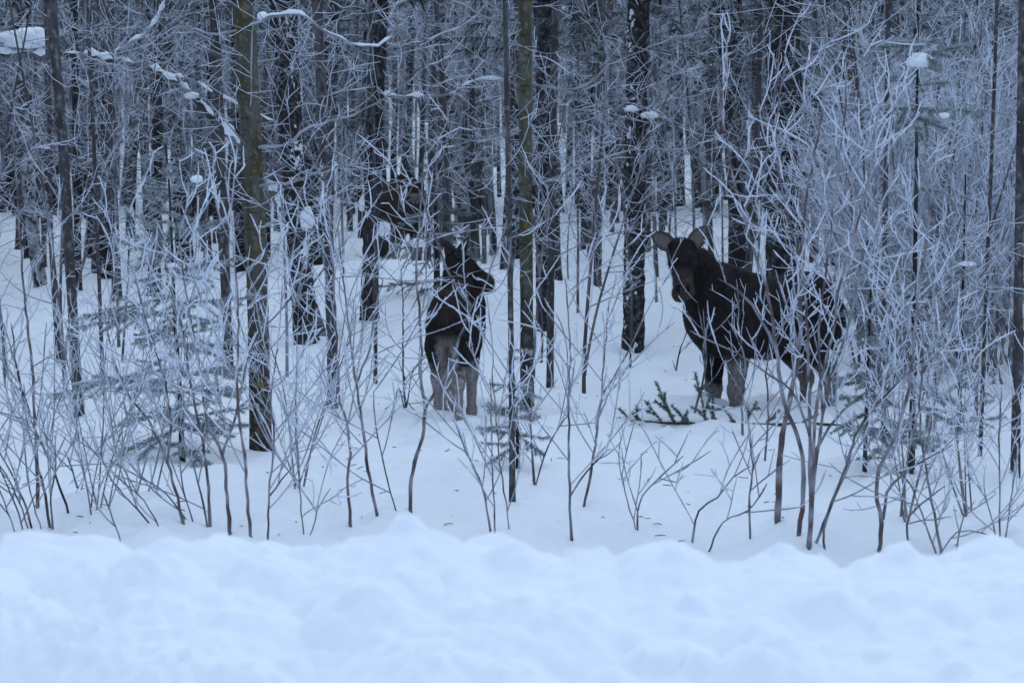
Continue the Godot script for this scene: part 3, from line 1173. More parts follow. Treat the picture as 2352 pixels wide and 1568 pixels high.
func big_trees() -> void:
	hero_tree("aspen_tree", "aspen", [[600, 1035], [592, 700], [576, 320], [560, 0]], 58, 50, "thick olive-barked aspen with yellow lichen spots and a dark foot", {"per": 2.2, "t0": 0.25})
	hero_tree("aspen_tree", "aspen", [[1211, 940], [1209, 600], [1207, 300], [1206, 0]], 37, 32, "slim aspen with orange lichen standing beside the moose calf", {"per": 2.4, "t0": 0.25})
	hero_tree("spruce_tree", "spruce", [[1455, 802], [1457, 500], [1462, 200], [1468, 0]], 58, 50, "dark spruce trunk with snow-plastered bark beside the adult moose's head", {"snow": 0.0, "per": 6.0})
	hero_tree("spruce_tree", "spruce", [[1797, 680], [1797, 400], [1800, 0]], 90, 78, "widest dark spruce trunk rising behind the adult moose's back", {"per": 3.0})
	hero_tree("spruce_tree", "spruce", [[1690, 610], [1688, 300], [1688, 0]], 38, 32, "dark spruce with snowy flank behind the adult moose's shoulder", {"snow": -0.05})
	hero_tree("spruce_tree", "spruce", [[1250, 760], [1250, 400], [1256, 0]], 42, 42, "black spruce trunk close behind the slim lichened aspen", {})
	hero_tree("grey_alder_tree", "grey", [[1263, 887], [1267, 500], [1276, 0]], 20, 17, "straight thin grey trunk just past the slim lichened aspen", {"per": 2.0})
	hero_tree("grey_alder_tree", "grey", [[1177, 1150], [1174, 800], [1166, 300], [1160, 0]], 17, 12, "slender grey trunk rooted in front of the slim lichened aspen", {"per": 2.0, "t0": 0.3, "full": 6.0})
	hero_tree("grey_alder_tree", "grey", [[183, 955], [160, 600], [146, 350], [118, 0]], 28, 24, "grey leaning trunk with frosted bark and a black foot", {"per": 2.6, "t0": 0.3})
	hero_tree("grey_alder_tree", "grey", [[137, 832], [118, 560], [112, 200], [105, 0]], 14, 10, "thin brown forked trunk beside the grey leaning trunk", {"per": 2.6})
	hero_tree("birch_tree", "birch", [[95, 655], [70, 480], [55, 240], [40, 0]], 36, 30, "pale birch trunk leaning away at the edge of the wood", {"per": 2.6})
	hero_tree("spruce_tree", "spruce", [[180, 668], [174, 300], [170, 0]], 20, 16, "thin black spruce close behind the grey leaning trunk", {})
	hero_tree("grey_alder_tree", "grey", [[237, 885], [226, 600], [212, 250], [200, 0]], 11, 9, "very thin grey trunk with a frosted spruce spray across it", {"per": 3.0, "full": 7.0})
	hero_tree("grey_alder_tree", "grey", [[270, 690], [258, 400], [245, 0]], 26, 22, "mid-thick grey trunk behind the young frosted spruce", {})
	hero_tree("grey_alder_tree", "grey", [[345, 570], [330, 300], [318, 0]], 26, 22, "grey trunk far behind the young frosted spruce", {})
	hero_tree("grey_alder_tree", "grey", [[527, 870], [512, 500], [492, 0]], 28, 24, "grey trunk standing next to the thick olive aspen", {"per": 2.6})
	hero_tree("spruce_tree", "spruce", [[705, 790], [690, 600], [668, 300], [648, 0]], 64, 56, "rough dark spruce with snow caught along its flank", {"snow": 0.0, "side": Vector3(0.5, 0, 0.8)})
	hero_tree("grey_alder_tree", "grey", [[765, 940], [756, 600], [738, 200], [728, 0]], 28, 24, "grey trunk with snow lodged on its crooked foot", {"snow": -0.1, "per": 2.6})
	hero_tree("spruce_tree", "spruce", [[848, 735], [856, 400], [872, 0]], 48, 38, "dark spruce that hides half of the brown moose", {"snow": 0.0, "per": 2.0, "t0": 0.3})
	hero_tree("grey_alder_tree", "grey", [[862, 885], [862, 500], [852, 100], [850, 0]], 11, 8, "thin straight brown trunk in front of the half-hiding spruce", {"per": 2.4, "full": 6.0})
	hero_tree("birch_tree", "birch", [[1086, 590], [1052, 400], [1030, 200], [1018, 0]], 44, 32, "pale birch with black scars curving up behind the calf", {})
	hero_tree("grey_alder_tree", "grey", [[1372, 655], [1377, 300], [1382, 0]], 22, 18, "dark thin trunk between the two dark spruces", {})
	hero_tree("grey_alder_tree", "grey", [[1348, 560], [1352, 300], [1355, 0]], 16, 14, "pale thin trunk next to the dark thin trunk", {})
	hero_tree("aspen_tree", "aspen", [[1918, 610], [1932, 300], [1962, 0]], 46, 38, "pale aspen trunk leaning past the adult moose's rump", {"per": 3.0})
	hero_tree("spruce_tree", "spruce", [[2018, 600], [2016, 300], [2012, 0]], 36, 32, "dark spruce with shaggy dead branches beside the pale leaning aspen", {})
	hero_tree("grey_alder_tree", "grey", [[2332, 1090], [2340, 600], [2350, 0]], 26, 20, "grey trunk closing the wood's edge beside the twiggy thicket", {"per": 2.6})
	hero_tree("grey_alder_tree", "grey", [[2250, 1050], [2264, 700], [2280, 300], [2290, 0]], 12, 8, "thin brown trunk in the twiggy thicket", {"per": 3.2, "full": 6.0})
	hero_tree("grey_alder_tree", "grey", [[2030, 1010], [2030, 700], [2036, 300], [2040, 0]], 15, 11, "thin grey trunk behind the frosted spruce sprays", {"per": 3.0, "full": 6.5})

func wood_behind() -> void:
	var protos := []
	var hold := Node3D.new()                   # prototypes stay out of the scene
	for k in 4: protos.append(["spruce_tree", loose_tree("dead", rf(9, 12), [0.06, 0.09, 0.13, 0.17][k])])
	for k in 6: protos.append(["grey_alder_tree", loose_tree("alder", rf(7, 9.5), rf(0.045, 0.085))])
	var nodes := []
	for q in protos:
		var o := Node3D.new()
		part("trunk", q[1][0], M.bark, o)
		part("crown", q[1][1], M.wood, o)
		nodes.append(o)
	var r := RandomNumberGenerator.new()
	r.seed = 77
	var placed: Array[Vector2] = []
	for k in 1500:
		if placed.size() >= 210: break
		var d := lerpf(28.0, 66.0, sqrt(r.randf()))
		var x := r.randf_range(-1.0, 1.0) * (d * 0.235 + 1.0)
		var ok := true
		for p in placed:
			if p.distance_to(Vector2(x, d)) < 0.9: ok = false
		# keep the animals and the snowy gaps in view
		var u := (x / d / (HALF * ASPECT) * 0.5 + 0.5) * FW
		if d < 42.0 and (absf(u - 905.0) < 55.0 or absf(u - 1560.0) < 80.0): ok = false
		if d < 36.0 and u > 1280.0 and u < 1420.0: ok = false
		for e in [[1735, 1865, 44], [630, 740, 33], [825, 1000, 40], [1420, 1500, 31], [1900, 1980, 42], [1225, 1280, 38], [1355, 1430, 52]]:
			if d < e[2] and u > e[0] and u < e[1]: ok = false
		if not ok: continue
		placed.append(Vector2(x, d))
		var j := r.randi_range(0, 3) if r.randf() < 0.4 else r.randi_range(4, 9)
		var s := r.randf_range(0.8, 1.2)
		var spruce := j < 4
		copy(nodes[j], Vector3(x, height(x, -d), -d), r.randf() * TAU, Vector3.ONE * s, protos[j][0],
			"dark spruce trunk with frosted dead branches deep in the wood" if spruce else "thin grey leafless frosted tree deep in the wood", "tree", "dark spruces deep in the wood" if spruce else "leafless trees deep in the wood")
	# the wood goes on as one mass
	rime = 1.3
	protos.clear()
	for k in 4: protos.append(["", loose_tree("dead", rf(8, 11), [0.06, 0.09, 0.12, 0.15][k])])
	for k in 6: protos.append(["", loose_tree("alder", rf(7, 9.5), rf(0.045, 0.085))])
	for j in 10:
		var mm := MultiMesh.new()
		mm.transform_format = MultiMesh.TRANSFORM_3D
		var b := Buf.new()
		b.add(protos[j][1][0]); b.add(protos[j][1][1])
		mm.mesh = b.mesh(M.wood)
		var list: Array[Transform3D] = []
		for k in 150:
			var d := lerpf(62.0, 230.0, pow(r.randf(), 1.3))
			var x := r.randf_range(-1.0, 1.0) * (d * 0.26 + 3.0)
			list.append(Transform3D(Basis(Vector3.UP, r.randf() * TAU).scaled(Vector3.ONE * r.randf_range(0.8, 1.3)), Vector3(x, height(x, -d), -d)))
		for k in 30:                           # the same wood to both sides of the view
			var d := r.randf_range(15.0, 62.0)
			var side := 1.0 if k % 2 else -1.0
			var x := side * (d * 0.235 + r.randf_range(1.6, 26.0))
			list.append(Transform3D(Basis(Vector3.UP, r.randf() * TAU).scaled(Vector3.ONE * r.randf_range(0.9, 1.4)), Vector3(x, height(x, -d), -d)))
		mm.instance_count = list.size()
		for k in list.size(): mm.set_instance_transform(k, list[k])
		var mi := MultiMeshInstance3D.new()
		mi.name = numbered("distant_wood")
		mi.multimesh = mm
		add_child(mi)
		mi.set_meta("kind", "stuff")
		tag(mi, "distant mass of frosted trees closing off the view", "wood", "distant wood")

# a limb that crosses the view, hung on a tree already built
func limb(o: Node3D, uv: Array, w0: float, w1: float, depth: float, snow := 0.0, opt := {}) -> void:
	var pts := []
	for k in uv.size(): pts.append(at_depth(uv[k][0], uv[k][1], depth + opt.get("drift", 0.0) * k) - o.position)
	var t := plant(opt.get("style", "alder"))
	t.bark = opt.get("bark", Color(0.10, 0.095, 0.095))
	t.span = opt.get("span", 1.0)
	t.P.frost[0] = opt.get("frost", 0.3)
	t.P.per[0] = opt.get("per", 4.0)
	t.P.len[0] = opt.get("len", 0.8)
	t.P.t0[0] = 0.05
	var sp := spline(pts, 0.09)
	for k in range(1, sp.size()):
		var q := sp[k] + o.position
		sp[k] += 0.05 * Vector3(0, nz.get_noise_3d(q.x * 2.2, q.y * 2.2, q.z), nz.get_noise_3d(q.z * 4.0, q.y * 4.0, q.x)) + Vector3(0, 0.016 * nz.get_noise_2d(q.x * 8.0, q.y * 8.0), 0)
	var r0 := w0 * units(depth) * 0.37
	var r1 := w1 * units(depth) * 0.3
	along(t, sp, r0, 0, r1)
	var all := Buf.new()
	for k in 4: all.add(t.out[k])
	part("branch", all, M.wood, o)
	if snow > 0.0:
		var sn := Buf.new()
		snow_ridge(sn, sp, r0, r1, snow)
		part("snow", sn, M.snow, o)

func lump(o: Node3D, u: float, v: float, depth: float, w: float, h: float) -> void:
	var b := Buf.new()
	snow_lump(b, at_depth(u, v, depth) - o.position, Vector3(w, h, w) * units(depth))
	part("snow_clump", b, M.snow, o)

func young_spruce(uv: Array, w0: float, boughs: Array, extra: int, label: String, opt := {}) -> Node3D:
	var path := path_from(uv, 0.0)
	var base: Vector3 = path[0]
	var depth := -base.z
	var o := thing("young_spruce", base, label, "young spruce", "young frosted spruces")
	var rel := spline(rebased(path, base), 0.06)
	var tb := Buf.new()
	trunk(tb, rel, w0 * units(depth) * 0.45, 0.006, "spruce", 10, false)
	part("trunk", tb, M.bark, o)
	var dark: Color = opt.get("dark", Color(0.055, 0.085, 0.075))
	var white: Color = opt.get("white", Color(0.58, 0.63, 0.65))
	var mixed: float = opt.get("mixed", 0.62)
	var wood := Buf.new()
	var leaf := Buf.new()
	var n := rel.size()
	var on_trunk := func(v: float) -> Vector3:
		var want := at_depth(0, v, depth).y - base.y
		for p in rel:
			if p.y >= want: return p
		return rel[n - 1]
	for q in boughs:
		var a: Vector3 = on_trunk.call(q[0])
		var e := at_depth(q[1], q[2], depth + q[3]) - base
		bough(wood, leaf, a, ((e - a).normalized() + Vector3(0, 0.1, 0)).normalized(), a.distance_to(e), 0.25, opt.get("dense", 420.0) * 2.6, 0.034, dark, white, mixed, 14.0)
	for k in extra:
		var f := rf(0.12, 1.0)
		var a := rel[int(f * (n - 1))]
		var an := rf(0, TAU)
		bough(wood, leaf, a, Vector3(cos(an), rf(-0.25, 0.25), sin(an)).normalized(), lerpf(opt.get("reach", 0.8), 0.15, f) * rf(0.6, 1.2), 0.3, opt.get("dense", 420.0) * 2.3, 0.034, dark, white, mixed, 12.0)
	part("branches", wood, M.wood, o)
	part("needles", leaf, M.needle, o)
	return o

func undergrowth() -> void:
	limbs()
	spruces()
	rng.seed = 36
	saplings()
	scatter()

func limbs() -> void:
	var g := ground_at(742, 770)
	var d := -g.z
	var arch := thing("leaning_birch", g, "snow-laden bent birch arching out over the wood from the rough spruce", "tree", "trunks standing in the wood")
	limb(arch, [[742, 775], [700, 640], [640, 470], [560, 345], [440, 222], [370, 175], [290, 142], [130, 122], [-60, 118]], 34, 14, d, 0.045, {"per": 2.0, "frost": 0.1, "bark": Color(0.05, 0.047, 0.047)})
	limb(arch, [[200, 135], [270, 115], [330, 80], [372, 20], [390, -30]], 11, 8, d, 0.02, {"per": 3.0})
	limb(arch, [[330, 160], [450, 190], [560, 250], [660, 285]], 10, 5, d, 0.02, {"per": 3.0})
	lump(arch, 58, 92, d, 58, 24)
	lump(arch, 78, 80, d, 34, 18)
	for a in [[578, 335, 20, 13], [440, 220, 18, 9]]: lump(arch, a[0], a[1], d, a[2], a[3])
	var big := get_node("aspen_tree") as Node3D
	d = -big.position.z
	limb(big, [[577, 430], [660, 415], [740, 398], [800, 372]], 11, 4, d, 0.0, {"per": 4.0, "drift": -0.2})
	limb(big, [[574, 345], [650, 325], [760, 275], [880, 230], [960, 170]], 12, 4, d, 0.0, {"per": 6.0, "drift": -0.25})
	limb(big, [[565, 60], [605, 40], [690, 38], [780, 82], [850, 98], [900, 80]], 12, 5, d, 0.012, {"per": 7.0, "drift": -0.2})
	limb(big, [[562, 60], [500, 75], [430, 60], [350, 90]], 10, 4, d, 0.0, {"per": 6.0, "drift": -0.2})
	limb(big, [[580, 520], [640, 505], [690, 440], [720, 380]], 9, 4, d, 0.0, {"per": 6.0, "drift": -0.3})
	lump(big, 604, 38, d - 0.2, 13, 11)
	var slim := get_node("aspen_tree_001") as Node3D
	d = -slim.position.z
	limb(slim, [[1210, 430], [1330, 380], [1450, 345], [1560, 335], [1680, 300]], 10, 3, d, 0.0, {"per": 6.0, "drift": -0.2})
	limb(slim, [[1208, 300], [1110, 320], [1020, 318], [960, 340]], 9, 3, d, 0.0, {"per": 4.0, "drift": -0.3})
	limb(slim, [[1206, 190], [1330, 200], [1420, 140], [1560, 90], [1700, 50]], 10, 4, d, 0.0, {"per": 6.0, "drift": 0.2})
	limb(slim, [[1206, 60], [1120, 40], [1030, -10]], 9, 5, d, 0.0, {"per": 6.0, "drift": -0.2})
	var half := get_node("spruce_tree_006") as Node3D
	d = -half.position.z
	limb(half, [[862, 210], [930, 222], [1010, 218], [1090, 190], [1180, 175]], 12, 5, d, 0.03, {"per": 3.0, "bark": Color(0.05, 0.045, 0.045)})
	limb(half, [[862, 120], [960, 100], [1060, 60], [1120, 10]], 9, 4, d, 0.012, {"per": 4.0})
	lump(half, 880, 528, d, 17, 20)
	lump(half, 836, 470, d, 12, 22)
	var rough := get_node("spruce_tree_005") as Node3D
	d = -rough.position.z
	for a in [[705, 505, 16, 30]]: lump(rough, a[0], a[1], d - 0.2, a[2], a[3])
	var wide := get_node("spruce_tree_001") as Node3D
	d = -wide.position.z
	limb(wide, [[1800, 60], [1720, 90], [1640, 150], [1560, 160]], 10, 5, d, 0.01, {"per": 4.0, "bark": Color(0.05, 0.045, 0.045)})
	var pale := get_node("aspen_tree_002") as Node3D
	d = -pale.position.z
	limb(pale, [[1940, 190], [2040, 118], [2180, 70], [2300, 20], [2380, -40]], 13, 8, d, 0.0, {"per": 5.0, "bark": Color(0.045, 0.04, 0.04), "frost": 0.12})
	limb(pale, [[1935, 240], [1860, 180], [1780, 150]], 9, 4, d, 0.012, {"per": 5.0})
	for a in [[1935, 215, 18, 22], [1925, 285, 20, 14]]: lump(pale, a[0], a[1], d - 0.2, a[2], a[3])
	var head := get_node("spruce_tree") as Node3D
	d = -head.position.z
	for a in [[1450, 250, 16, 8], [1492, 265, 20, 9]]: lump(head, a[0], a[1], d - 0.2, a[2], a[3])
	limb(head, [[1462, 300], [1380, 260], [1290, 250]], 8, 3, d, 0.0, {"per": 5.0})
	limb(head, [[1470, 540], [1530, 548], [1570, 545]], 7, 4, d, 0.006, {"per": 4.0, "len": 0.3, "bark": Color(0.05, 0.045, 0.045)})

func spruces() -> void:
	var a := young_spruce([[420, 1060], [412, 886], [402, 736], [395, 570], [388, 420], [380, 330]], 15,
		[[690, 158, 748, -0.3], [720, 170, 760, 0.1], [850, 108, 915, -0.2], [990, 215, 1075, -0.2], [960, 265, 985, 0.2], [800, 545, 800, -0.2], [880, 610, 850, -0.4], [560, 280, 488, 0.1], [600, 262, 560, -0.3], [560, 530, 505, -0.2], [640, 560, 600, 0.2], [1000, 540, 1010, -0.2], [1030, 470, 1075, -0.5], [760, 300, 800, 0.4], [460, 330, 410, 0.2], [440, 470, 420, 0.1], [930, 400, 990, -0.7], [700, 620, 690, 0.2]],
		44, "young spruce with frosted grey needles and snow lumps, tangled with thin stems", {"reach": 0.75, "dense": 380.0})
	var d := -a.position.z
	for q in [[395, 862, 15, 15], [452, 412, 14, 10], [345, 1045, 34, 20], [400, 610, 14, 7], [300, 1085, 24, 16]]: lump(a, q[0], q[1], d - 0.15, q[2], q[3])
	var b := young_spruce([[2093, 1090], [2098, 800], [2104, 450], [2107, 130], [2110, -60]], 18,
		[[125, 1990, 118, -0.2], [130, 2235, 108, 0.1], [120, 2060, 95, 0.3], [150, 2160, 150, -0.4], [60, 2060, 20, 0.1], [60, 2160, 25, -0.1], [20, 2070, -30, 0], [265, 1950, 262, -0.2], [270, 2265, 265, 0.2], [280, 2040, 320, -0.5], [275, 2180, 310, -0.3], [285, 2010, 290, 0.3], [640, 1960, 640, 0.1], [660, 2190, 690, -0.2], [780, 1965, 800, -0.1], [800, 2210, 850, 0.2], [880, 1985, 930, -0.2], [900, 2225, 950, -0.1], [840, 2020, 900, 0.4]],
		16, "tall thin young spruce with a round snow cap near its top", {"reach": 0.7, "dense": 750.0})
	d = -b.position.z
	lump(b, 2112, 140, d - 0.16, 30, 18)
	lump(b, 2168, 266, d - 0.1, 13, 7)
	var c := young_spruce([[1190, 1080], [1188, 980], [1180, 870], [1172, 790]], 12, [[1000, 1100, 990, -0.1], [1020, 1250, 1050, -0.2], [960, 1120, 930, 0.1], [1040, 1120, 1070, -0.1], [900, 1240, 920, 0.1], [930, 1225, 960, -0.2]],
		14, "small sparse spruce with frosted needles at the foot of the slim aspen", {"reach": 0.4, "dense": 300.0})
	lump(c, 1192, 905, -c.position.z - 0.1, 10, 10)
	var e := young_spruce([[1005, 690], [1003, 600], [1000, 480], [998, 330]], 20, [[480, 900, 530, -0.2], [500, 1080, 560, -0.2], [540, 870, 600, 0.1], [560, 1110, 610, 0.2], [430, 930, 470, 0.2], [450, 1060, 500, 0.0], [580, 960, 640, -0.3]],
		30, "bushy dark-needled young spruce standing behind the calf's head", {"reach": 1.0, "dense": 300.0, "dark": Color(0.03, 0.045, 0.042), "mixed": 0.35})
	lump(e, 960, 560, -e.position.z - 0.4, 18, 12)
	var f := young_spruce([[2200, 1000], [2208, 800], [2214, 560], [2218, 400]], 12, [[600, 2120, 625, 0.0], [610, 2300, 620, 0.1], [640, 2160, 660, -0.3], [760, 2130, 790, 0.0], [780, 2290, 800, 0.1], [880, 2280, 920, -0.1]],
		20, "thin young spruce with a snow pad in the twiggy thicket", {"reach": 0.6, "dense": 320.0})
	lump(f, 2222, 607, -f.position.z - 0.1, 20, 6)
	young_spruce([[1985, 1090], [1990, 950], [1995, 800], [2000, 660], [2005, 560]], 12, [[880, 1900, 900, -0.1], [900, 2060, 940, 0.1], [760, 1920, 790, 0.1], [960, 1910, 1000, 0.0], [700, 2070, 740, 0.0]],
		26, "shaggy frosted young spruce beside the adult moose's hind legs", {"reach": 0.75, "dense": 360.0, "white": Color(0.46, 0.52, 0.54)})
	# fallen fresh spruce stem lying on the snow
	var g := ground_at(1700, 972)
	d = -g.z
	var o := thing("fallen_spruce", g, "fallen green spruce stem with upright sprigs lying on the snow", "fallen branch")
	var w := Buf.new()
	var path := []
	for q in [[1415, 966], [1500, 970], [1600, 974], [1740, 970], [1880, 972], [2040, 972]]:
		var p := at_depth(q[0], q[1], d)
		p.y = height(p.x, p.z) + rf(-0.012, 0.02)
		path.append(p - g)
	var sp := spline(path, 0.06)
	var rad := PackedFloat32Array()
	var cols := PackedColorArray()
	for k in sp.size():
		rad.append(lerpf(0.008, 0.016, float(k) / sp.size()))
		cols.append(Color(0.05, 0.043, 0.038) * rf(0.7, 1.4))
	tube(w, sp, rad, 8, cols)
	var leaf := Buf.new()
	var dark := Color(0.042, 0.064, 0.050)
	var white := Color(0.28, 0.34, 0.32)
	needles(leaf, sp.slice(0, int(sp.size() * 0.75)), 1000.0, 0.034, dark, white, 0.25)
	for q in [[1450, 966, 1424, 936], [1462, 966, 1464, 934], [1475, 968, 1450, 950], [1520, 968, 1479, 920], [1548, 970, 1502, 878], [1550, 971, 1521, 924], [1580, 972, 1546, 930], [1565, 972, 1580, 945], [1622, 973, 1604, 856], [1636, 973, 1642, 886], [1650, 973, 1625, 930], [1712, 971, 1738, 922], [1640, 975, 1692, 990], [1560, 974, 1530, 985], [1500, 970, 1440, 985], [1760, 971, 1790, 940], [1800, 972, 1770, 985], [1840, 972, 1880, 950], [1690, 972, 1665, 945], [1730, 972, 1760, 988]]:
		var s := at_depth(q[0], q[1], d) - g
		var e2 := at_depth(q[2], q[3], d - rf(-0.15, 0.15)) - g
		bough(w, leaf, s, (e2 - s).normalized(), s.distance_to(e2), 0.0, 1000.0, 0.034, dark, white, 0.4, 9.0)
	part("stem", w, M.wood, o)
	part("needles", leaf, M.needle, o)

func saplings() -> void:
	var brown := Color(0.055, 0.042, 0.042)
	# thicket beyond the bank, one entry per plant
	sapling([[[81, 1216], [54, 1150], [23, 1081], [0, 1043], [-20, 990]], [[75, 1216], [30, 1120], [-15, 1050]]], 9, "two dark stems leaning out of the brushy clump at the wood's edge", {"bark": brown, "frost": 0.8})
	sapling([[[119, 1219], [100, 1120], [84, 1062], [61, 966], [40, 850], [25, 740]], [[122, 1220], [118, 1150], [128, 1062], [126, 1000]]], 11, "tall dark-stemmed shrub in the brushy clump", {"bark": brown, "frost": 0.85})
	sapling([[[165, 1187], [142, 1131], [115, 1062], [73, 966], [48, 880], [30, 800]], [[178, 1120], [165, 1075], [150, 1035]]], 9, "slanting dark shrub with a snow cap at its foot", {"bark": brown, "frost": 0.85})
	sapling([[[60, 1220], [35, 1160], [10, 1100], [-10, 1060]], [[40, 1222], [10, 1150], [-10, 1110]], [[100, 1219], [70, 1130], [58, 1040]]], 6, "low brush of thin dark stems at the wood's edge", {"bark": brown, "frost": 0.8})
	sapling([[[88, 1170], [80, 982], [75, 853], [63, 736], [53, 637], [43, 504], [30, 300]]], 13, "smooth grey sapling rising out of the brushy clump", {"style": "pole", "per": 4.0})
	sapling([[[13, 890], [5, 780], [-4, 640], [-10, 480]]], 9, "thin brown sapling at the very edge of the wood", {"style": "pole"})
	sapling([[[426, 1212], [407, 1143], [384, 1062], [346, 974], [332, 952], [289, 896], [255, 803], [240, 700]], [[384, 1062], [392, 960], [372, 850], [330, 720], [310, 640]]], 12, "grey forked sapling leaning across the young spruce", {})
	sapling([[[530, 1231], [520, 1120], [511, 1043], [476, 966], [462, 863], [445, 770], [428, 670], [412, 560], [405, 500]], [[511, 1043], [538, 966], [565, 836], [598, 763], [665, 687], [700, 600]]], 14, "forked grey sapling in front of the thick olive aspen's foot", {})
	sapling([[[484, 1212], [476, 1100], [465, 1012], [440, 900], [420, 760], [385, 640], [375, 560]], [[480, 1180], [450, 1090], [425, 1020], [400, 940]]], 12, "slender sapling with white frosted tips between the forked saplings", {})
	sapling([[[580, 1242], [568, 1150], [561, 1043], [549, 960], [545, 836], [547, 700], [535, 560], [530, 480]]], 12, "straight frosted sapling close by the thick olive aspen", {})
	sapling([[[616, 1242], [618, 1131], [630, 1004], [622, 900], [640, 800]], [[618, 1140], [650, 1100], [690, 1050]]], 8, "knotted dark twig stem past the thick olive aspen's foot", {"frost": 1.1})
	sapling([[[288, 1254], [261, 1196], [238, 1131]]], 7, "short bare twig poking over the snow bank", {"bark": brown, "frost": 0.7})
	sapling([[[380, 1227], [319, 1173], [269, 1120], [238, 1062], [232, 1000]], [[385, 1228], [330, 1150], [260, 1090]]], 7, "thin arched shrub bowed low over the snow", {"bark": brown, "frost": 0.8})
	sapling([[[453, 1212], [384, 1135], [307, 1089], [250, 1055]], [[455, 1214], [420, 1120], [410, 1030]]], 7, "spreading thin shrub below the young spruce", {"bark": brown, "frost": 0.8})
	sapling([[[700, 1235], [690, 1150], [685, 1060], [678, 980]], [[705, 1235], [730, 1170], [760, 1120]]], 5, "fine frosted twigs in the gap beyond the olive aspen", {})
	sapling([[[808, 1219], [800, 1100], [804, 1043], [795, 966], [781, 920], [775, 800], [768, 680], [760, 560]]], 11, "straight grey sapling in the gap before the crooked-footed trunk", {})
	sapling([[[873, 1200], [846, 1081], [831, 966], [818, 880], [808, 806], [795, 705], [785, 600], [775, 520]], [[818, 880], [850, 800], [860, 720], [880, 640]]], 12, "leaning grey sapling with long frosted upper twigs", {})
	sapling([[[916, 1181], [885, 1081], [864, 978], [858, 900]]], 5, "hair-thin dark twig on the open snow before the calf", {"frost": 0.8})
	sapling([[[944, 1182], [942, 1120], [952, 1062], [970, 1004], [976, 940], [966, 856], [969, 806], [962, 705], [956, 638], [959, 571], [966, 470], [975, 350]], [[976, 940], [996, 907], [1036, 833], [1056, 773], [1083, 705], [1107, 672], [1134, 598], [1168, 500]], [[1083, 705], [1036, 638], [1013, 581], [985, 500], [960, 430]]], 15, "forked bare sapling standing right in front of the calf's rump", {"per": 3.0, "t0": 0.42, "lumps": [[982, 930, 7, 9]]})
	sapling([[[1133, 1242], [1108, 1120], [1065, 1024], [1042, 960]], [[1138, 1222], [1131, 1081], [1129, 966], [1125, 870]], [[1177, 1256], [1165, 1181], [1150, 1074], [1140, 966], [1130, 850]]], 8, "three-stemmed twiggy shrub below the calf's side", {})
	sapling([[[1228, 1118], [1223, 1043], [1219, 966], [1222, 890]], [[1225, 1075], [1265, 1010], [1310, 950]]], 9, "small forked sapling at the foot of the slim aspen", {"frost": 0.9})
	sapling([[[1313, 1240], [1309, 1120], [1307, 1043], [1307, 907], [1310, 806], [1305, 720], [1300, 640]], [[1309, 1140], [1350, 1080], [1400, 1030]]], 10, "straight brown sapling on the open snow between the animals", {"bark": brown})
	sapling([[[1338, 1164], [1357, 1081], [1369, 1004], [1382, 907], [1386, 840], [1392, 773], [1398, 690]], [[1382, 907], [1420, 850], [1452, 790], [1480, 720]]], 10, "forked frosted sapling before the snow-plastered spruce", {})
	sapling([[[1465, 1220], [1467, 1158], [1492, 1120], [1569, 1047]], [[1466, 1190], [1442, 1150], [1428, 1090]]], 6, "small two-armed shrub alone on the snow", {"bark": brown, "frost": 0.75, "span": 0.7})
	sapling([[[1586, 1246], [1605, 1173], [1648, 1143], [1682, 1097], [1724, 1070]], [[1621, 1239], [1660, 1200], [1717, 1173], [1763, 1110]]], 9, "bent shrub bowed under its own twigs beside the bank", {"frost": 0.9})
	sapling([[[1724, 1242], [1722, 1139], [1730, 1070], [1719, 1004]], [[1728, 1080], [1745, 1040]]], 9, "broken-topped stem beside the bowed shrub", {"frost": 0.7, "t0": 0.4})
	sapling([[[1786, 1208], [1788, 1120], [1792, 1043], [1807, 949], [1830, 836], [1840, 736], [1836, 637], [1850, 470], [1880, 300], [1900, 180]]], 22, "thick-stemmed tall frosted shrub in front of the adult moose", {"per": 4.5, "t0": 0.3})
	sapling([[[1832, 1235], [1843, 1150], [1847, 1074], [1830, 1000], [1800, 919], [1783, 803], [1770, 703], [1753, 637], [1730, 570], [1690, 430], [1662, 280], [1652, 180]], [[1783, 803], [1740, 720], [1700, 670], [1650, 640]]], 17, "slanting frosted shrub stem that crosses the adult moose's flank", {"per": 4.2, "t0": 0.3})
	sapling([[[1855, 1269], [1865, 1158], [1868, 1043], [1880, 903], [1900, 819], [1916, 753], [1926, 670], [1953, 570], [1980, 470], [2000, 380]], [[1868, 1043], [1920, 960], [1990, 900], [2060, 850]]], 15, "white-tipped frosted shrub by the adult moose's rump", {"per": 4.2, "t0": 0.3})
	sapling([[[1862, 1270], [1860, 1000], [1856, 800], [1842, 620], [1795, 430], [1785, 280], [1805, 150]], [[1860, 1000], [1820, 900], [1750, 850], [1680, 800]]], 13, "upright frosted shrub with twigs across the wide spruce trunk", {"per": 4.2, "t0": 0.3})
	sapling([[[1852, 1268], [1890, 950], [1950, 740], [1990, 540], [2030, 350], [2062, 210]], [[1890, 950], [1880, 780], [1900, 600], [1920, 420], [1940, 260], [1945, 150]]], 13, "outward-leaning frosted shrub reaching towards the snow-capped young spruce", {"per": 4.2, "t0": 0.3})
	sapling([[[1870, 1240], [1909, 1158], [1947, 1062], [1975, 980], [2060, 880], [2115, 830]]], 11, "brown stem slanting up over the buried brush", {"bark": brown})
	sapling([[[1897, 1273], [1893, 1216], [1916, 1146], [1939, 1093], [1945, 1030]]], 10, "short rough dark stem in the frosted shrubs", {"bark": Color(0.05, 0.045, 0.045), "frost": 0.8, "t0": 0.4})
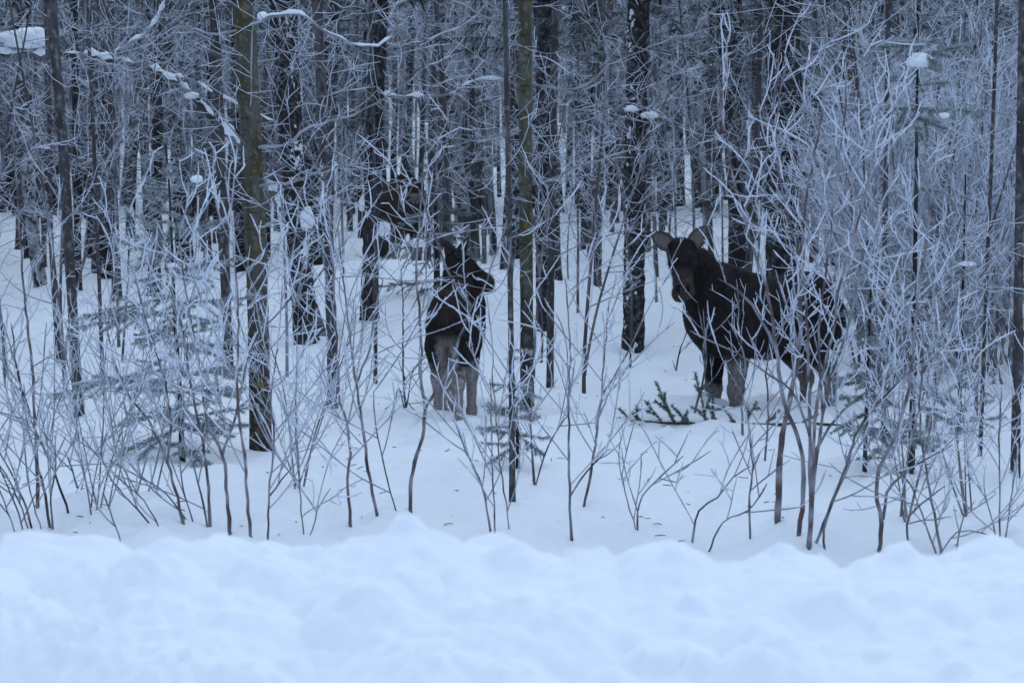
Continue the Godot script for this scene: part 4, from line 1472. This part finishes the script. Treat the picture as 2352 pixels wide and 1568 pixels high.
	sapling([[[2016, 1264], [2026, 1204], [2012, 1127], [2020, 1074], [2058, 997], [2069, 960], [2089, 886], [2099, 770], [2115, 637], [2135, 504], [2145, 380]], [[2028, 1193], [2039, 1131], [2070, 1093], [2128, 1054], [2190, 1020]]], 15, "grey forked sapling in front of the snow-capped young spruce", {})
	sapling([[[2166, 1280], [2147, 1181], [2131, 1100], [2116, 1004], [2114, 900], [2120, 780], [2100, 650]], [[2160, 1255], [2090, 1110], [2050, 1080]]], 9, "thin frosted sapling among the shrubs past the forked one", {})
	sapling([[[2089, 1240], [2082, 1204], [2101, 1170], [2170, 1116]]], 8, "curled dark stem low on the snow", {"bark": brown, "frost": 0.7})
	sapling([[[2297, 1266], [2295, 1120], [2297, 966], [2302, 890]], [[2304, 1262], [2320, 1160], [2330, 1090]], [[2296, 1200], [2262, 1140], [2210, 1080]]], 6, "thin frosted stems at the twiggy thicket's near edge", {"frost": 1.2})
	sapling([[[2190, 1275], [2215, 1180], [2240, 1150]], [[2140, 1235], [2200, 1222], [2280, 1230]]], 5, "low arching twigs over the snow near the thicket", {"frost": 1.0, "span": 0.7})
	sapling([[[1705, 1006], [1706, 920], [1712, 840], [1700, 780], [1690, 720]]], 9, "dark thin stem before the adult moose's fore legs", {"bark": brown, "frost": 0.7})
	sapling([[[1594, 942], [1608, 900], [1622, 830], [1615, 760], [1600, 690]]], 9, "dark crooked stem beside the adult moose's fore legs", {"bark": brown, "frost": 0.6})
	sapling([[[1552, 850], [1560, 810], [1578, 760], [1582, 730]], [[1553, 845], [1545, 828]]], 6, "bare dark twig on the snow under the adult moose's chin", {"bark": Color(0.04, 0.035, 0.035), "frost": 0.4, "per": 2.0})
	sapling([[[932, 935], [926, 850], [926, 700], [922, 620], [945, 590]], [[930, 905], [915, 890], [905, 940]], [[930, 910], [945, 870], [950, 840]]], 8, "dark crooked stem standing beside the calf's hind leg", {"bark": Color(0.04, 0.035, 0.037), "frost": 0.5})
	sapling([[[1755, 1060], [1765, 960], [1760, 860], [1770, 760]]], 8, "thin dark stem behind the fallen spruce", {"bark": brown, "frost": 0.7})

func scatter() -> void:
	var lit := Buf.new()
	for k in 420:
		var d := rf(14.5, 34.0)
		var x := rf(-1, 1) * d * 0.23
		var p := Vector3(x, height(x, -d) + 0.003, -d)
		var a := rf(0, TAU)
		var e := Vector3(cos(a), rf(-0.05, 0.25), sin(a)) * rf(0.01, 0.09)
		var g := p + e * 0.5 + Vector3(rf(-1, 1), rf(0, 0.5), rf(-1, 1)) * 0.012
		var c := Color(0.05, 0.04, 0.035) * rf(0.6, 1.6)
		tube(lit, PackedVector3Array([p, g, p + e]), PackedFloat32Array([0.003, 0.0035, 0.002]), 3, PackedColorArray([c, c, c]))
	var lo := part("twig_litter", lit, M.wood, self)
	lo.set_meta("kind", "stuff")
	tag(lo, "tiny dark twigs and bark flakes fallen on the snow", "twigs")
	# prototypes of slim stems and frosted bushes, then copies where the photograph shows brush
	var r := RandomNumberGenerator.new()
	r.seed = 4242
	var slim := []
	for k in 8:
		var t := plant("pole")
		t.bark = Color(0.085, 0.07, 0.07) if k % 2 else Color(0.12, 0.11, 0.115)
		t.P.per[0] = 4.5
		grow(t, Vector3(0, -0.1, 0), Vector3(rf(-0.1, 0.1), 1, rf(-0.1, 0.1)).normalized(), rf(2.6, 4.6), rf(0.011, 0.024), 0)
		var o := Node3D.new()
		finish(o, t, "stem", "twigs")
		slim.append(o)
	var bush := []
	for k in 6:
		var t := plant("sapling")
		t.bark = Color(0.13, 0.115, 0.12)
		var o := Node3D.new()
		for j in r.randi_range(3, 6):
			t.out[0] = Buf.new()
			grow(t, Vector3(rf(-0.12, 0.12), -0.1, rf(-0.12, 0.12)), Vector3(rf(-0.35, 0.35), 1, rf(-0.35, 0.35)).normalized(), rf(1.4, 2.8), rf(0.008, 0.014), 0)
			part("stem", t.out[0], M.wood, o)
		t.out[0] = Buf.new()
		finish(o, t, "stem", "twigs")
		bush.append(o)
	var n := 0
	for k in 1500:
		if n >= 135: break
		var d := r.randf_range(21.0, 46.0)
		var u := r.randf_range(-60.0, 2420.0)
		if r.randf() < 0.45: u = r.randf_range(1980.0, 2420.0)
		if d < 26.0 and ((u > 900 and u < 1130) or (u > 1440 and u < 1960)): continue
		if d < 33.0 and (u > 620 and u < 1160 and r.randf() < 0.6): continue
		if d < 38.0 and u > 850 and u < 980: continue
		var x := (u / FW - 0.5) * 2.0 * HALF * ASPECT * d
		copy(slim[r.randi_range(0, 7)], Vector3(x, height(x, -d), -d), r.randf() * TAU, Vector3.ONE * r.randf_range(0.8, 1.25), "slim_sapling", "slim brown leafless sapling rising from the snow between the trunks", "sapling", "slim saplings between the trunks")
		n += 1
	for a in [[225, 1170], [330, 1130], [690, 1130], [2060, 1190], [2235, 1180]]:
		var p := ground_at(a[0], a[1])
		copy(bush[r.randi_range(0, 5)], p, r.randf() * TAU, Vector3.ONE * r.randf_range(0.5, 0.68), "frosted_bush", "many-stemmed frosted bush in the brush just beyond the snow bank", "bush", "frosted bushes just beyond the bank")
	n = 0
	for k in 1500:
		if n >= 62: break
		var d := r.randf_range(27.0, 62.0)
		var u := r.randf_range(-60.0, 2420.0)
		if k < 60:
			u = r.randf_range(1990.0, 2420.0)
			d = r.randf_range(23.0, 38.0)
		if d < 40.0 and u > 600 and u < 1950: continue
		if u < 1500 and r.randf() < 0.75: continue
		if d < 44.0 and absf(u - 905.0) < 60.0: continue
		var x := (u / FW - 0.5) * 2.0 * HALF * ASPECT * d
		copy(bush[r.randi_range(0, 5)], Vector3(x, height(x, -d), -d), r.randf() * TAU, Vector3.ONE * r.randf_range(0.8, 1.4), "frosted_bush", "white-frosted many-stemmed bush growing among the trunks", "bush", "frosted bushes among the trunks")
		n += 1
